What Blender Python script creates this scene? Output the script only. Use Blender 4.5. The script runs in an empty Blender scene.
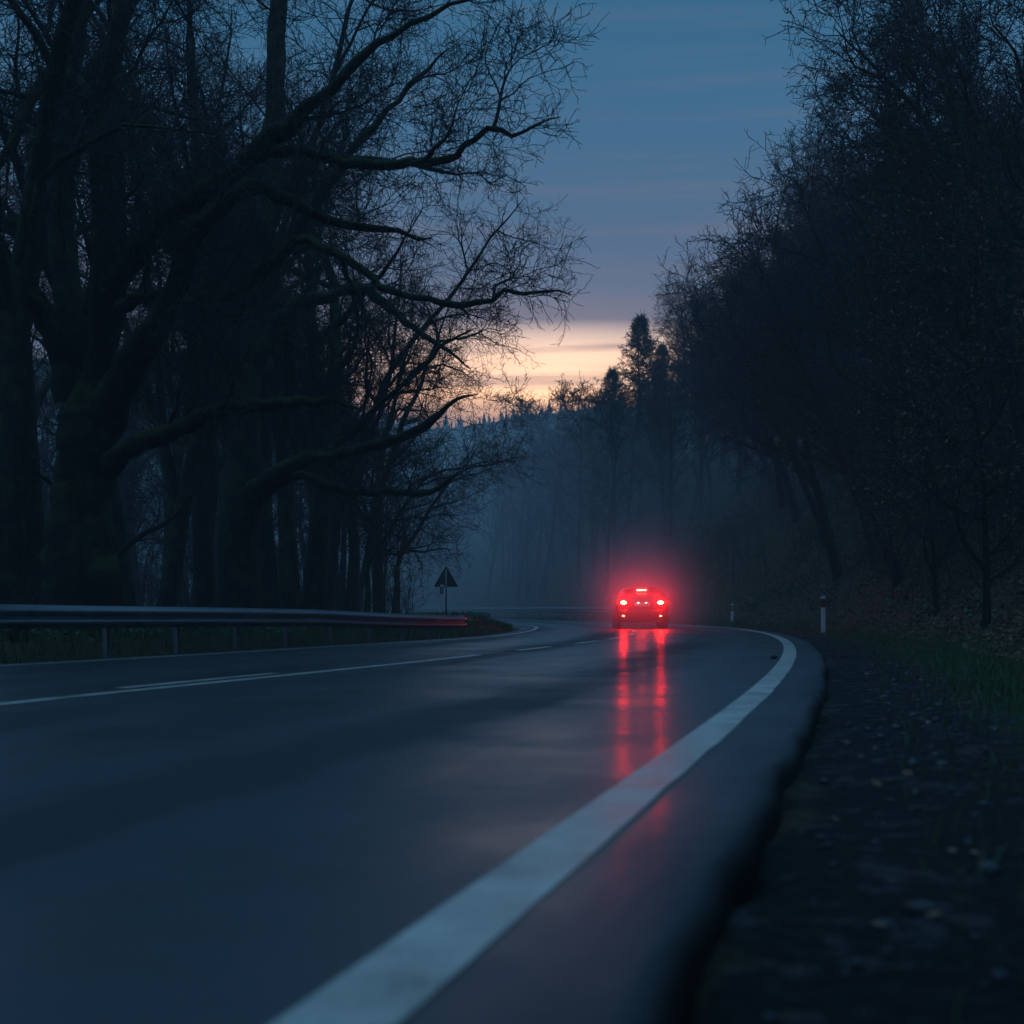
import bpy, bmesh, math, random
import numpy as np
from math import radians, sin, cos, pi, sqrt

random.seed(7)
rng = np.random.default_rng(11)
scene = bpy.context.scene
COL = scene.collection

# ------------------------------------------------------------------ camera
FPX, HZ, CAMH = 1500.0, 609.0, 0.66          # focal length in pixels, horizon row, camera height
cam_d = bpy.data.cameras.new('camera')
cam = bpy.data.objects.new('camera', cam_d)
COL.objects.link(cam)
cam.location = (0, 0, CAMH)
cam.rotation_euler = (radians(90), 0, 0)
cam_d.sensor_width = 36
cam_d.lens = FPX / 1024 * 36
cam_d.shift_y = (HZ - 512) / 1024
cam_d.clip_start = 0.05
cam_d.clip_end = 3000
cam_d.dof.use_dof = True
cam_d.dof.focus_distance = 46
cam_d.dof.aperture_fstop = 2.2
scene.camera = cam

# ------------------------------------------------------------------ world: dusk sky
SKY_GAIN = 1.2
world = bpy.data.worlds.new('World')
scene.world = world
world.use_nodes = True
nt = world.node_tree
nt.nodes.clear()


def N(t, kind, **kw):
    n = t.nodes.new(kind)
    for k, v in kw.items():
        if k.startswith('i_'):
            n.inputs[k[2:]].default_value = v
        else:
            setattr(n, k, v)
    return n


def M(t, op, a, b=None, clamp=False):
    n = t.nodes.new('ShaderNodeMath')
    n.operation = op
    n.use_clamp = clamp
    for i, v in enumerate((a, b)):
        if v is None:
            continue
        if isinstance(v, (int, float)):
            n.inputs[i].default_value = v
        else:
            t.links.new(v, n.inputs[i])
    return n.outputs[0]


def MIX(t, fac, a, b, blend='MIX'):
    n = t.nodes.new('ShaderNodeMix')
    n.data_type = 'RGBA'
    n.blend_type = blend
    for s, v in (('Factor', fac), ('A', a), ('B', b)):
        sock = [i for i in n.inputs if i.name == s and (i.type == 'RGBA' or s == 'Factor')][0]
        if isinstance(v, (int, float)):
            sock.default_value = v
        elif isinstance(v, tuple):
            sock.default_value = (*v[:3], 1)
        else:
            t.links.new(v, sock)
    return [o for o in n.outputs if o.type == 'RGBA'][0]


def RAMP(t, fac, stops, interp='LINEAR'):
    n = t.nodes.new('ShaderNodeValToRGB')
    n.color_ramp.interpolation = interp
    e = n.color_ramp.elements
    while len(e) < len(stops):
        e.new(0.5)
    for el, (p, c) in zip(e, stops):
        el.position = p
        el.color = (*c, 1) if isinstance(c, tuple) else (c, c, c, 1)
    t.links.new(fac, n.inputs[0])
    return n.outputs[0]


tc = N(nt, 'ShaderNodeTexCoord')
sep = N(nt, 'ShaderNodeSeparateXYZ')
nt.links.new(tc.outputs['Generated'], sep.inputs[0])
sx, sy, sz = sep.outputs
hor = M(nt, 'SQRT', M(nt, 'ADD', M(nt, 'ADD', M(nt, 'MULTIPLY', sx, sx), M(nt, 'MULTIPLY', sy, sy)), 1e-5))
tel = M(nt, 'DIVIDE', sz, hor)                              # tan(elevation)
az = M(nt, 'ARCTAN2', sx, sy)                               # 0 looking up the road
# long thin cloud banks near the horizon
comb = N(nt, 'ShaderNodeCombineXYZ')
nt.links.new(M(nt, 'MULTIPLY', az, 2.6), comb.inputs[0])
nt.links.new(M(nt, 'MULTIPLY', tel, 62), comb.inputs[1])
cn = N(nt, 'ShaderNodeTexNoise', i_Scale=1.0, i_Detail=5.0, i_Roughness=0.55)
nt.links.new(comb.outputs[0], cn.inputs['Vector'])
wob = N(nt, 'ShaderNodeTexNoise', i_Scale=3.0, i_Detail=3.0)
nt.links.new(tc.outputs['Generated'], wob.inputs['Vector'])
tel2 = M(nt, 'ADD', tel, M(nt, 'MULTIPLY', M(nt, 'SUBTRACT', wob.outputs[0], 0.5), 0.012))
u01 = M(nt, 'DIVIDE', tel2, 0.6, clamp=True)
S = lambda t: t / 0.6
glow = RAMP(nt, u01, [(0.0, (1.6, .75, .30)), (S(.125), (1.85, .90, .44)), (S(.150), (1.75, 1.02, .60)), (S(.170), (1.40, .88, .60)),
                      (S(.182), (.80, .58, .48)), (S(.192), (.21, .19, .25)), (S(.215), (.105, .15, .24)),
                      (S(.25), (.066, .130, .228)), (S(.32), (.039, .125, .230)), (S(.41), (.025, .112, .212)), (S(.50), (.028, .140, .275)), (1.0, (.095, .285, .55))])
plain = RAMP(nt, u01, [(0.0, (.10, .12, .17)), (S(.15), (.12, .14, .20)), (S(.22), (.09, .135, .225)),
                       (S(.32), (.039, .125, .230)), (S(.41), (.025, .112, .212)), (S(.50), (.028, .140, .275)), (1.0, (.095, .285, .55))])
azf = M(nt, 'DIVIDE', M(nt, 'SUBTRACT', az, 0.03), 0.115)
gfac = M(nt, 'POWER', 2.718, M(nt, 'MULTIPLY', M(nt, 'MULTIPLY', azf, azf), -1.0))
sky = MIX(nt, gfac, plain, glow)
# cloud streaks: mauve-grey, only low down
cl = M(nt, 'MULTIPLY', M(nt, 'SUBTRACT', cn.outputs[0], 0.50), 5.0, clamp=True)
low = RAMP(nt, u01, [(S(.10), 0.0), (S(.135), 0.75), (S(.19), 0.85), (S(.24), 0.35), (S(.36), 0.12)])
sky = MIX(nt, M(nt, 'MULTIPLY', cl, low), sky, (.17, .155, .20))
# away from the sunset the sky is darker; below the horizon dark
back = RAMP(nt, M(nt, 'MULTIPLY', M(nt, 'ADD', M(nt, 'DIVIDE', sy, hor), 1.0), 0.5), [(0.0, 0.9), (0.7, 0.95), (1.0, 1.0)])
sky = MIX(nt, 1.0, sky, back, 'MULTIPLY')
nish = N(nt, 'ShaderNodeTexSky')
nish.sky_type = 'NISHITA'
nish.sun_disc = False
nish.sun_elevation = radians(1.0)
nish.sun_rotation = radians(0)
addn = N(nt, 'ShaderNodeMix')
addn.data_type = 'RGBA'
addn.blend_type = 'ADD'
ins = [i for i in addn.inputs if i.type == 'RGBA']
addn.inputs[0].default_value = 0.004
nt.links.new(sky, ins[0])
nt.links.new(nish.outputs[0], ins[1])
bg = N(nt, 'ShaderNodeBackground', i_Strength=SKY_GAIN)
nt.links.new([o for o in addn.outputs if o.type == 'RGBA'][0], bg.inputs[0])
wo = N(nt, 'ShaderNodeOutputWorld')
nt.links.new(bg.outputs[0], wo.inputs[0])

# the sun is already behind the hills: only a trace of it
sd = bpy.data.lights.new('sun', 'SUN')
sd.energy = 0.03
sd.angle = radians(12)
sd.color = (1.0, .75, .5)
sun = bpy.data.objects.new('sun', sd)
COL.objects.link(sun)
sun.rotation_euler = (radians(-88), 0, radians(1))          # shining from straight ahead, 2 degrees up
sun.rotation_euler = (radians(88), 0, radians(180))

scene.view_settings.view_transform = 'Standard'
scene.view_settings.look = 'None'
scene.view_settings.exposure = 0
scene.view_settings.gamma = 1
scene.view_settings.use_curve_mapping = False
scene.cycles.use_denoising = True
scene.cycles.volume_bounces = 1
scene.cycles.max_bounces = 6
scene.cycles.diffuse_bounces = 3
scene.cycles.glossy_bounces = 3
scene.cycles.sample_clamp_indirect = 4.0

# ------------------------------------------------------------------ helpers


def tag(o, label=None, cat=None, group=None, kind=None):
    if label: o['label'] = label
    if cat: o['category'] = cat
    if group: o['group'] = group
    if kind: o['kind'] = kind
    return o


def empty(name, loc, rz=0.0):
    o = bpy.data.objects.new(name, None)
    o.empty_display_size = 0.3
    o.location = loc
    o.rotation_euler = (0, 0, rz)
    COL.objects.link(o)
    return o


def link(name, me, parent=None):
    o = bpy.data.objects.new(name, me)
    COL.objects.link(o)
    if parent is not None:
        o.parent = parent
    return o


def np_mesh(name, V, F, mat, smooth=True, attrs=None, uv=None):
    """V (n,3); F list of (m,k) int arrays"""
    me = bpy.data.meshes.new(name)
    V = np.asarray(V, dtype=np.float32)
    me.vertices.add(len(V))
    me.vertices.foreach_set('co', V.ravel())
    idx = np.concatenate([f.ravel() for f in F]).astype(np.int32)
    cnt = np.concatenate([np.full(len(f), f.shape[1], np.int32) for f in F])
    st = np.concatenate([[0], np.cumsum(cnt)[:-1]]).astype(np.int32)
    me.loops.add(len(idx))
    me.polygons.add(len(cnt))
    me.polygons.foreach_set('loop_start', st)
    me.polygons.foreach_set('loop_total', cnt)
    me.loops.foreach_set('vertex_index', idx)
    if uv is not None:
        lay = me.uv_layers.new(name='UVMap')
        lay.data.foreach_set('uv', np.asarray(uv, np.float32)[idx].ravel())
    for k, a in (attrs or {}).items():
        at = me.attributes.new(k, 'FLOAT', 'POINT')
        at.data.foreach_set('value', np.asarray(a, np.float32))
    if smooth:
        me.polygons.foreach_set('use_smooth', np.ones(len(cnt), bool))
    me.update()
    me.validate()
    if mat: me.materials.append(mat)
    return me


class Soup:
    def __init__(self):
        self.V, self.F, self.n = [], [], 0

    def add(self, V, F):
        self.V.append(V.reshape(-1, 3))
        self.F.append(F + self.n)
        self.n += len(self.V[-1])

    def tubes(self, P, R, S, cap=False):
        """P (N,K,3) R (N,K): N tubes of K rings of S sides"""
        Nn, K, _ = P.shape
        if Nn == 0: return
        T = np.gradient(P, axis=1)
        T /= np.linalg.norm(T, axis=2, keepdims=True) + 1e-9
        mt = np.abs(T.mean(axis=1))
        ref = np.eye(3)[np.argmin(mt, axis=1)][:, None, :]
        U = np.cross(T, np.broadcast_to(ref, T.shape))
        U /= np.linalg.norm(U, axis=2, keepdims=True) + 1e-9
        W = np.cross(T, U)
        a = np.arange(S) * 2 * pi / S
        V = P[:, :, None, :] + R[:, :, None, None] * (U[:, :, None, :] * np.cos(a)[None, None, :, None] + W[:, :, None, :] * np.sin(a)[None, None, :, None])
        base = (np.arange(Nn) * K * S)[:, None, None]
        k = np.arange(K - 1)[None, :, None]
        s = np.arange(S)[None, None, :]
        s2 = (s + 1) % S
        f = np.stack([base + k * S + s, base + k * S + s2, base + (k + 1) * S + s2, base + (k + 1) * S + s], axis=-1)
        self.add(V, f.reshape(-1, 4))

    def mesh(self, name, mat, smooth=True):
        by = {}
        for f in self.F:
            by.setdefault(f.shape[1], []).append(f)
        return np_mesh(name, np.concatenate(self.V), [np.concatenate(v) for v in by.values()], mat, smooth)


def bm_obj(name, bm, mat, parent=None, smooth=False, bevel=0.0, subsurf=0):
    me = bpy.data.meshes.new(name)
    bmesh.ops.recalc_face_normals(bm, faces=bm.faces)
    bm.to_mesh(me)
    bm.free()
    if smooth:
        for p in me.polygons: p.use_smooth = True
    me.materials.append(mat)
    o = link(name, me, parent)
    if bevel:
        m = o.modifiers.new('bevel', 'BEVEL')
        m.width = bevel
        m.segments = 2
        m.limit_method = 'ANGLE'
    if subsurf:
        m = o.modifiers.new('sub', 'SUBSURF')
        m.levels = m.render_levels = subsurf
    return o


def bx(bm, cx, cy, cz, dx, dy, dz, rot=None):
    vs = bmesh.ops.create_cube(bm, size=1)['verts']
    for v in vs:
        v.co.x *= dx; v.co.y *= dy; v.co.z *= dz
    if rot is not None:
        bmesh.ops.transform(bm, matrix=rot, verts=vs)
    for v in vs:
        v.co.x += cx; v.co.y += cy; v.co.z += cz
    return vs


# ------------------------------------------------------------------ materials


def mat(name):
    m = bpy.data.materials.new(name)
    m.use_nodes = True
    t = m.node_tree
    p = t.nodes['Principled BSDF']
    return m, t, p


def bump(t, p, h, strength, dist):
    b = t.nodes.new('ShaderNodeBump')
    b.inputs['Strength'].default_value = strength
    b.inputs['Distance'].default_value = dist
    t.links.new(h, b.inputs['Height'])
    t.links.new(b.outputs[0], p.inputs['Normal'])


def noise(t, vec, scale, detail=4.0, rough=0.55):
    n = N(t, 'ShaderNodeTexNoise', i_Scale=scale, i_Detail=detail, i_Roughness=rough)
    if vec is not None:
        t.links.new(vec, n.inputs['Vector'])
    return n.outputs[0]


def simple(name, col, rough=0.6, metal=0.0, var=0.25, scale=12.0, coat=0.0):
    m, t, p = mat(name)
    c = N(t, 'ShaderNodeTexCoord')
    n = noise(t, c.outputs['Object'], scale)
    k = RAMP(t, n, [(0.3, tuple(x * (1 - var) for x in col)), (0.7, tuple(min(1, x * (1 + var)) for x in col))])
    t.links.new(k, p.inputs['Base Color'])
    r = RAMP(t, n, [(0.3, max(0.02, rough - .08)), (0.7, min(1, rough + .08))])
    t.links.new(r, p.inputs['Roughness'])
    p.inputs['Metallic'].default_value = metal
    p.inputs['Coat Weight'].default_value = coat
    return m


def make_bark(name, c0, c1, moss_amt):
    m, t, p = mat(name)
    g = N(t, 'ShaderNodeNewGeometry')
    tcn = N(t, 'ShaderNodeTexCoord')
    n1 = noise(t, tcn.outputs['Object'], 3.0, 6, .65)
    mp = N(t, 'ShaderNodeMapping')
    mp.inputs['Scale'].default_value = (9, 9, 1.6)
    t.links.new(tcn.outputs['Object'], mp.inputs['Vector'])
    n2 = noise(t, mp.outputs[0], 2.0, 6, .6)
    base = RAMP(t, n2, [(0.3, c0), (0.72, c1)])
    s3 = N(t, 'ShaderNodeSeparateXYZ')
    t.links.new(g.outputs['Normal'], s3.inputs[0])
    up = M(t, 'ADD', M(t, 'MULTIPLY', s3.outputs[2], 0.75), M(t, 'MULTIPLY', M(t, 'SUBTRACT', n1, 0.5), 1.6))
    f = M(t, 'MULTIPLY', M(t, 'MULTIPLY', M(t, 'ADD', up, 0.05), 2.2, clamp=True), moss_amt, clamp=True)
    moss = RAMP(t, n1, [(0.3, (.024, .042, .010)), (0.7, (.066, .098, .022))])
    t.links.new(MIX(t, f, base, moss), p.inputs['Base Color'])
    p.inputs['Roughness'].default_value = 0.8
    p.inputs['Specular IOR Level'].default_value = 0.25
    h = M(t, 'ADD', n2, M(t, 'MULTIPLY', n1, 0.6))
    bump(t, p, h, 1.0, 0.08)
    return m


M_BARK_MOSS = make_bark('mossy_bark', (.009, .008, .007), (.028, .025, .021), 0.85)
M_BARK = make_bark('damp_bark', (.010, .009, .008), (.028, .025, .021), 0.3)
M_TWIG = simple('twigs', (.018, .016, .014), 0.75, var=.3)
M_LEAF_DRY = simple('dry_leaves', (.20, .10, .048), 0.7, var=.45, scale=6)
M_NEEDLE = simple('needles', (.030, .052, .032), 0.65, var=.35, scale=3)
M_GREEN = simple('green_leaves', (.050, .090, .025), 0.55, var=.45, scale=5)
M_GRASS = simple('grass_blades', (.042, .080, .014), 0.5, var=.45, scale=4)
M_STONE = simple('wet_stones', (.014, .014, .015), 0.45, var=.4, scale=30)
M_GALV = simple('galvanised_steel', (.20, .21, .23), 0.38, metal=.75, var=.18, scale=4)
M_POST = simple('weathered_steel', (.17, .18, .19), 0.55, metal=.5, var=.25, scale=9)
M_TYRE = simple('rubber', (.018, .018, .019), 0.7, var=.2)
M_RIM = simple('alloy_rim', (.45, .45, .47), 0.3, metal=.9, var=.1)
M_PAINT = simple('dark_car_paint', (.055, .012, .013), 0.28, metal=.2, var=.06, scale=60, coat=.8)
M_TRIM = simple('black_plastic', (.020, .020, .021), 0.5, var=.2)
M_GLASS = simple('tinted_glass', (.012, .013, .015), 0.08, var=.1, coat=.5)
M_CHROME = simple('chrome', (.6, .6, .62), 0.15, metal=1.0, var=.05)
M_PLATE = simple('plate_white', (.78, .78, .74), 0.4, var=.05)
M_PLATE_TXT = simple('plate_black', (.02, .02, .02), 0.5, var=.1)
M_SIGN_BACK = simple('sign_back_grey', (.05, .053, .056), 0.5, metal=.4, var=.15)
M_WHITE = simple('delineator_white', (.74, .75, .74), 0.45, var=.12, scale=14)
M_BLACK = simple('delineator_black', (.015, .015, .016), 0.5, var=.1)
M_CATEYE = simple('red_reflector', (.35, .02, .02), 0.2, var=.1)
M_CATEYE_W = simple('white_reflector', (.7, .7, .7), 0.2, var=.1)


def emis(name, col, strength):
    m, t, p = mat(name)
    p.inputs['Base Color'].default_value = (*[min(1, c * .5) for c in col], 1)
    p.inputs['Roughness'].default_value = 0.2
    p.inputs['Emission Color'].default_value = (*col, 1)
    p.inputs['Emission Strength'].default_value = strength
    return m


M_BRAKE = emis('brake_lamp_lit', (1.0, .0060, .0038), 660)
M_BRAKE_HIGH = emis('high_brake_lamp_lit', (1.0, .016, .011), 160)
M_TAILDIM = emis('tail_lens', (1.0, .010, .006), 3.0)
M_FOG = emis('low_lamp_lit', (1.0, .05, .025), 60)
M_PLATELAMP = emis('plate_lamp_lit', (1.0, .80, .62), 10)
M_LENS = simple('clear_lens', (.55, .57, .6), 0.1, var=.05)


def make_asphalt():
    m, t, p = mat('wet_asphalt')
    uvn = N(t, 'ShaderNodeUVMap')
    s = N(t, 'ShaderNodeSeparateXYZ')
    t.links.new(uvn.outputs[0], s.inputs[0])
    u, v = s.outputs[0], s.outputs[1]
    geo = N(t, 'ShaderNodeTexCoord')
    fine = noise(t, geo.outputs['Object'], 70, 6, .7)
    vor = N(t, 'ShaderNodeTexVoronoi', i_Scale=95.0)
    t.links.new(geo.outputs['Object'], vor.inputs['Vector'])
    cmb = N(t, 'ShaderNodeCombineXYZ')
    t.links.new(M(t, 'MULTIPLY', u, 1.5), cmb.inputs[0])
    t.links.new(M(t, 'MULTIPLY', v, 0.10), cmb.inputs[1])
    streak = noise(t, cmb.outputs[0], 1.0, 5, .6)
    patch = noise(t, geo.outputs['Object'], 0.55, 5, .6)
    # polished wheel tracks, two to a lane
    trk = M(t, 'ADD', M(t, 'MULTIPLY', M(t, 'COSINE', M(t, 'MULTIPLY', M(t, 'SUBTRACT', u, 2.9), 2 * pi / 2.45)), 0.5), 0.5)
    wet = M(t, 'ADD', M(t, 'MULTIPLY', trk, 0.36), M(t, 'ADD', M(t, 'MULTIPLY', streak, 0.55), M(t, 'MULTIPLY', patch, 0.45)))
    wetr = RAMP(t, wet, [(0.48, 0.0), (0.82, 1.0)])
    rough = RAMP(t, wetr, [(0.0, 0.66), (0.5, .48), (1.0, 0.38)])
    t.links.new(rough, p.inputs['Roughness'])
    col = RAMP(t, fine, [(0.3, (.022, .024, .026)), (0.6, (.044, .047, .051)), (0.8, (.085, .089, .094))])
    col = MIX(t, M(t, 'MULTIPLY', wetr, 0.45), col, (.014, .015, .016))
    # shadow band along the crumbling edge, painted into the asphalt colour
    lip_shade = M(t, 'MULTIPLY', M(t, 'SUBTRACT', M(t, 'ADD', M(t, 'MULTIPLY', u, -1.0), M(t, 'MULTIPLY', M(t, 'SUBTRACT', patch, .5), 0.14)), .42), 14.0, clamp=True)
    col = MIX(t, lip_shade, col, (.012, .011, .010))
    t.links.new(col, p.inputs['Base Color'])
    p.inputs['IOR'].default_value = 1.40
    spec = RAMP(t, wetr, [(0.0, 0.22), (1.0, 1.0)])
    spec = MIX(t, lip_shade, spec, (.08, .08, .08))
    t.links.new(spec, p.inputs['Specular IOR Level'])
    cm3 = N(t, 'ShaderNodeCombineXYZ')
    t.links.new(M(t, 'MULTIPLY', u, 0.9), cm3.inputs[0])
    t.links.new(M(t, 'MULTIPLY', v, 0.75), cm3.inputs[1])
    brk = RAMP(t, noise(t, cm3.outputs[0], 1.0, 5, .62), [(0.40, 0.12), (0.60, 1.0)])
    cw = MIX(t, 1.0, RAMP(t, wetr, [(0.0, 0.12), (1.0, .70)]), brk, 'MULTIPLY')
    cw = MIX(t, M(t, 'MULTIPLY', M(t, 'ADD', u, .1), -6.0, clamp=True), cw, (.05, .05, .05))
    t.links.new(cw, p.inputs['Coat Weight'])
    p.inputs['Coat Roughness'].default_value = 0.22
    p.inputs['Coat IOR'].default_value = 1.5
    cm2 = N(t, 'ShaderNodeCombineXYZ')
    t.links.new(M(t, 'MULTIPLY', u, 3.0), cm2.inputs[0])
    t.links.new(M(t, 'MULTIPLY', v, 9.0), cm2.inputs[1])
    rip = noise(t, cm2.outputs[0], 1.0, 4, .6)
    cb = N(t, 'ShaderNodeBump', i_Strength=0.6, i_Distance=0.012)
    t.links.new(rip, cb.inputs['Height'])
    t.links.new(cb.outputs[0], p.inputs['Coat Normal'])
    # cracks and tar seams
    cvec = N(t, 'ShaderNodeTexVoronoi', i_Scale=0.55)
    cvec.feature = 'DISTANCE_TO_EDGE'
    wn = N(t, 'ShaderNodeTexNoise', i_Scale=1.3, i_Detail=5.0)
    t.links.new(geo.outputs['Object'], wn.inputs['Vector'])
    vm = N(t, 'ShaderNodeVectorMath', operation='ADD')
    t.links.new(geo.outputs['Object'], vm.inputs[0])
    t.links.new(wn.outputs['Color'], vm.inputs[1])
    t.links.new(vm.outputs[0], cvec.inputs['Vector'])
    h = M(t, 'ADD', M(t, 'MULTIPLY', vor.outputs['Distance'], 0.5), M(t, 'MULTIPLY', fine, 0.8))
    hb = noise(t, geo.outputs['Object'], 5.0, 3, .5)
    h = M(t, 'ADD', h, M(t, 'MULTIPLY', hb, .5))
    bump(t, p, h, 0.8, 0.004)
    return m


def make_line():
    m, t, p = mat('road_paint')
    geo = N(t, 'ShaderNodeTexCoord')
    a = noise(t, geo.outputs['Object'], 60, 6, .75)
    b = noise(t, geo.outputs['Object'], 2.2, 6, .65)
    w = M(t, 'ADD', M(t, 'MULTIPLY', a, 0.6), M(t, 'MULTIPLY', b, 0.6))
    col = RAMP(t, w, [(0.42, (.09, .088, .085)), (0.53, (.42, .355, .295)), (0.75, (.72, .61, .50))])
    t.links.new(col, p.inputs['Base Color'])
    t.links.new(RAMP(t, b, [(0.3, .30), (0.7, .5)]), p.inputs['Roughness'])
    bump(t, p, a, 0.4, 0.006)
    return m


def make_ground():
    m, t, p = mat('earth_litter_gravel')
    geo = N(t, 'ShaderNodeTexCoord')
    at = N(t, 'ShaderNodeAttribute', attribute_name='verge')       # metres right of the asphalt edge (negative = left side)
    d = at.outputs['Fac']
    n1 = noise(t, geo.outputs['Object'], 1.2, 8, .65)
    n2 = noise(t, geo.outputs['Object'], 22, 6, .7)
    n3 = noise(t, geo.outputs['Object'], 0.35, 5, .6)
    v = N(t, 'ShaderNodeTexVoronoi', i_Scale=14.0)
    t.links.new(geo.outputs['Object'], v.inputs['Vector'])
    grav = RAMP(t, n2, [(0.3, (.006, .006, .006)), (0.55, (.013, .013, .013)), (0.75, (.034, .034, .034))])
    litter = RAMP(t, M(t, 'ADD', M(t, 'MULTIPLY', v.outputs['Distance'], .8), M(t, 'MULTIPLY', n2, 0.5)),
                  [(0.2, (.020, .014, .010)), (0.5, (.055, .034, .020)), (0.8, (.110, .066, .036))])
    green = RAMP(t, n2, [(0.3, (.016, .026, .008)), (0.7, (.050, .080, .020))])
    soil = MIX(t, RAMP(t, n3, [(0.45, 0.0), (0.62, 0.8)]), litter, green)
    dd = M(t, 'ADD', d, M(t, 'MULTIPLY', M(t, 'SUBTRACT', n1, 0.5), 1.3))
    isg = M(t, 'MULTIPLY', RAMP(t, M(t, 'DIVIDE', M(t, 'ADD', dd, 10), 20), [(0.498, 0.0), (0.502, 1.0), (0.550, 1.0), (0.575, 0.0)]), 1.0)
    isgrass = RAMP(t, M(t, 'DIVIDE', M(t, 'ADD', dd, 10), 20), [(0.545, 0.0), (0.565, 0.9), (0.60, 0.9), (0.65, 0.0)])
    c = MIX(t, isgrass, soil, green)
    c = MIX(t, isg, c, grav)
    t.links.new(c, p.inputs['Base Color'])
    n5 = noise(t, geo.outputs['Object'], 6.5, 5, .6)
    puddle = M(t, 'MULTIPLY', isg, RAMP(t, n5, [(0.56, 0.0), (0.66, 1.0)]))
    t.links.new(RAMP(t, puddle, [(0.0, .75), (1.0, .22)]), p.inputs['Roughness'])
    t.links.new(RAMP(t, puddle, [(0.0, .10), (1.0, .50)]), p.inputs['Specular IOR Level'])
    h = M(t, 'ADD', M(t, 'MULTIPLY', n2, .7), M(t, 'ADD', v.outputs['Distance'], M(t, 'ADD', M(t, 'MULTIPLY', n1, 1.2), M(t, 'MULTIPLY', n5, 1.5))))
    bump(t, p, h, 1.0, 0.06)
    return m


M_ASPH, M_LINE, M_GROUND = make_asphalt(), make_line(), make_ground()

# ------------------------------------------------------------------ the road: heading by distance, then a left-hand arc
RARC = 118.0
TD = [-40, 0, 8, 14, 20, 26, 32, 38, 46, 52.6]
TH = [.236, .236, .232, .215, .195, .175, .145, .115, .06, 0.0]
DS = 0.5
px_, py_ = -0.85 - 30 * math.tan(.236), -30.0
st = []
th = .236
while True:
    if py_ < 52.6 and th > 0:
        th = float(np.interp(py_, TD, TH))
    else:
        th = min(th, 0.0) - DS / RARC
    st.append((px_, py_, th))
    px_ += sin(th) * DS
    py_ += cos(th) * DS
    if th < -radians(88): break
ST = np.array(st)
SS = np.arange(len(ST)) * DS
LN = np.stack([-np.cos(ST[:, 2]), np.sin(ST[:, 2])], 1)           # unit left normal
onarc = ST[:, 2] < 0
WL = np.interp(ST[:, 1], [0, 10, 18, 25, 35], [5.1, 5.0, 4.5, 4.15, 3.55])
WL[onarc] = 3.5
EDGE_R = -0.44                                                    # asphalt edge, right of the right edge line


def offs(i, o):
    """point at offset o metres left of the right edge line (o scalar or per-station)"""
    return ST[i, :2] + LN[i] * (np.asarray(o)[..., None] if np.ndim(o) else o)


def sdist(X, Y):
    """(metres right of the asphalt edge, metres left of the left asphalt edge) for points"""
    P = np.stack([X.ravel(), Y.ravel()], 1)
    out_r = np.empty(len(P))
    out_l = np.empty(len(P))
    for a in range(0, len(P), 20000):
        q = P[a:a + 20000]
        best = np.full(len(q), 1e9)
        bi = np.zeros(len(q), int)
        sub = ST[::2, :2]
        d2 = (q[:, None, 0] - sub[None, :, 0]) ** 2 + (q[:, None, 1] - sub[None, :, 1]) ** 2
        bi = np.argmin(d2, 1) * 2
        v = q - ST[bi, :2]
        along = v[:, 0] * np.sin(ST[bi, 2]) + v[:, 1] * np.cos(ST[bi, 2])
        lat = v[:, 0] * LN[bi, 0] + v[:, 1] * LN[bi, 1]
        dist = np.sqrt(d2[np.arange(len(q)), bi // 2])
        lat = np.where(np.abs(along) > 2, np.sign(lat) * dist, lat)
        out_r[a:a + 20000] = -lat + EDGE_R
        out_l[a:a + 20000] = lat - (2 * WL[bi] + 0.05)
    return out_r.reshape(X.shape), out_l.reshape(X.shape)


def sstep(a, b, x):
    t = np.clip((x - a) / (b - a), 0, 1)
    return t * t * (3 - 2 * t)


_wv = [(rng.uniform(.05, .35), rng.uniform(0, 6.28), rng.uniform(0, 6.28)) for _ in range(14)]


def rough_z(X, Y):
    z = np.zeros_like(X)
    for f, a, ph in _wv:
        z += np.sin((X * cos(a) + Y * sin(a)) * f * 2.2 + ph) * .05 / f ** .6
    return z * .35


def ground_z(X, Y, with_d=False):
    X = np.asarray(X, float); Y = np.asarray(Y, float)
    dr, dl = sdist(X, Y)
    z = np.full(X.shape, -0.16)
    n = rough_z(X, Y)
    # right / outer side: muddy strip, then the bank
    k = sstep(-22, 14, X) * .86 + .14
    hm = 3.0 + 16.0 * k + 8.0 * sstep(15, 32, X)
    dd = np.maximum(0, dr - 1.75)
    soft = np.where(dd < 2.0, dd * dd / 4.0, dd - 1.0)
    zr = -0.095 + 0.03 * np.clip(dr, 0, 2) + hm * (1 - np.exp(-0.95 * k * soft / hm)) + n * sstep(2, 8, dr)
    # left / inner side
    zl = -0.09 + 0.30 * sstep(0.1, 1.6, dl) + n * .7 * sstep(3, 9, dl) + 0.06 * np.maximum(0, dl - 9)
    z = np.where(dr > 0, zr, np.where(dl > 0, zl, -0.12))
    # the valley's far side
    r = np.sqrt((X * .8) ** 2 + Y ** 2)
    ridge = 27.2 + 1.5 * np.sin(X * .035 + .6) + .8 * np.sin(X * .11) + 11 * sstep(8, 52, -X) + 12 * sstep(22, 60, X)
    far = sstep(140, 222, r) * (Y > 20)
    z = z * (1 - far) + np.maximum(z, ridge) * far
    z = z * (1 - sstep(225, 300, r)) + 14 * sstep(225, 300, r)
    if with_d:
        return z, dr, dl
    return z


def gz(x, y):
    return float(ground_z(np.array([x]), np.array([y]))[0])


# ground sheet
def axis(lo, hi, f):
    out = [lo]
    while out[-1] < hi:
        out.append(out[-1] + f(out[-1]))
    return np.array(out)


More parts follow.
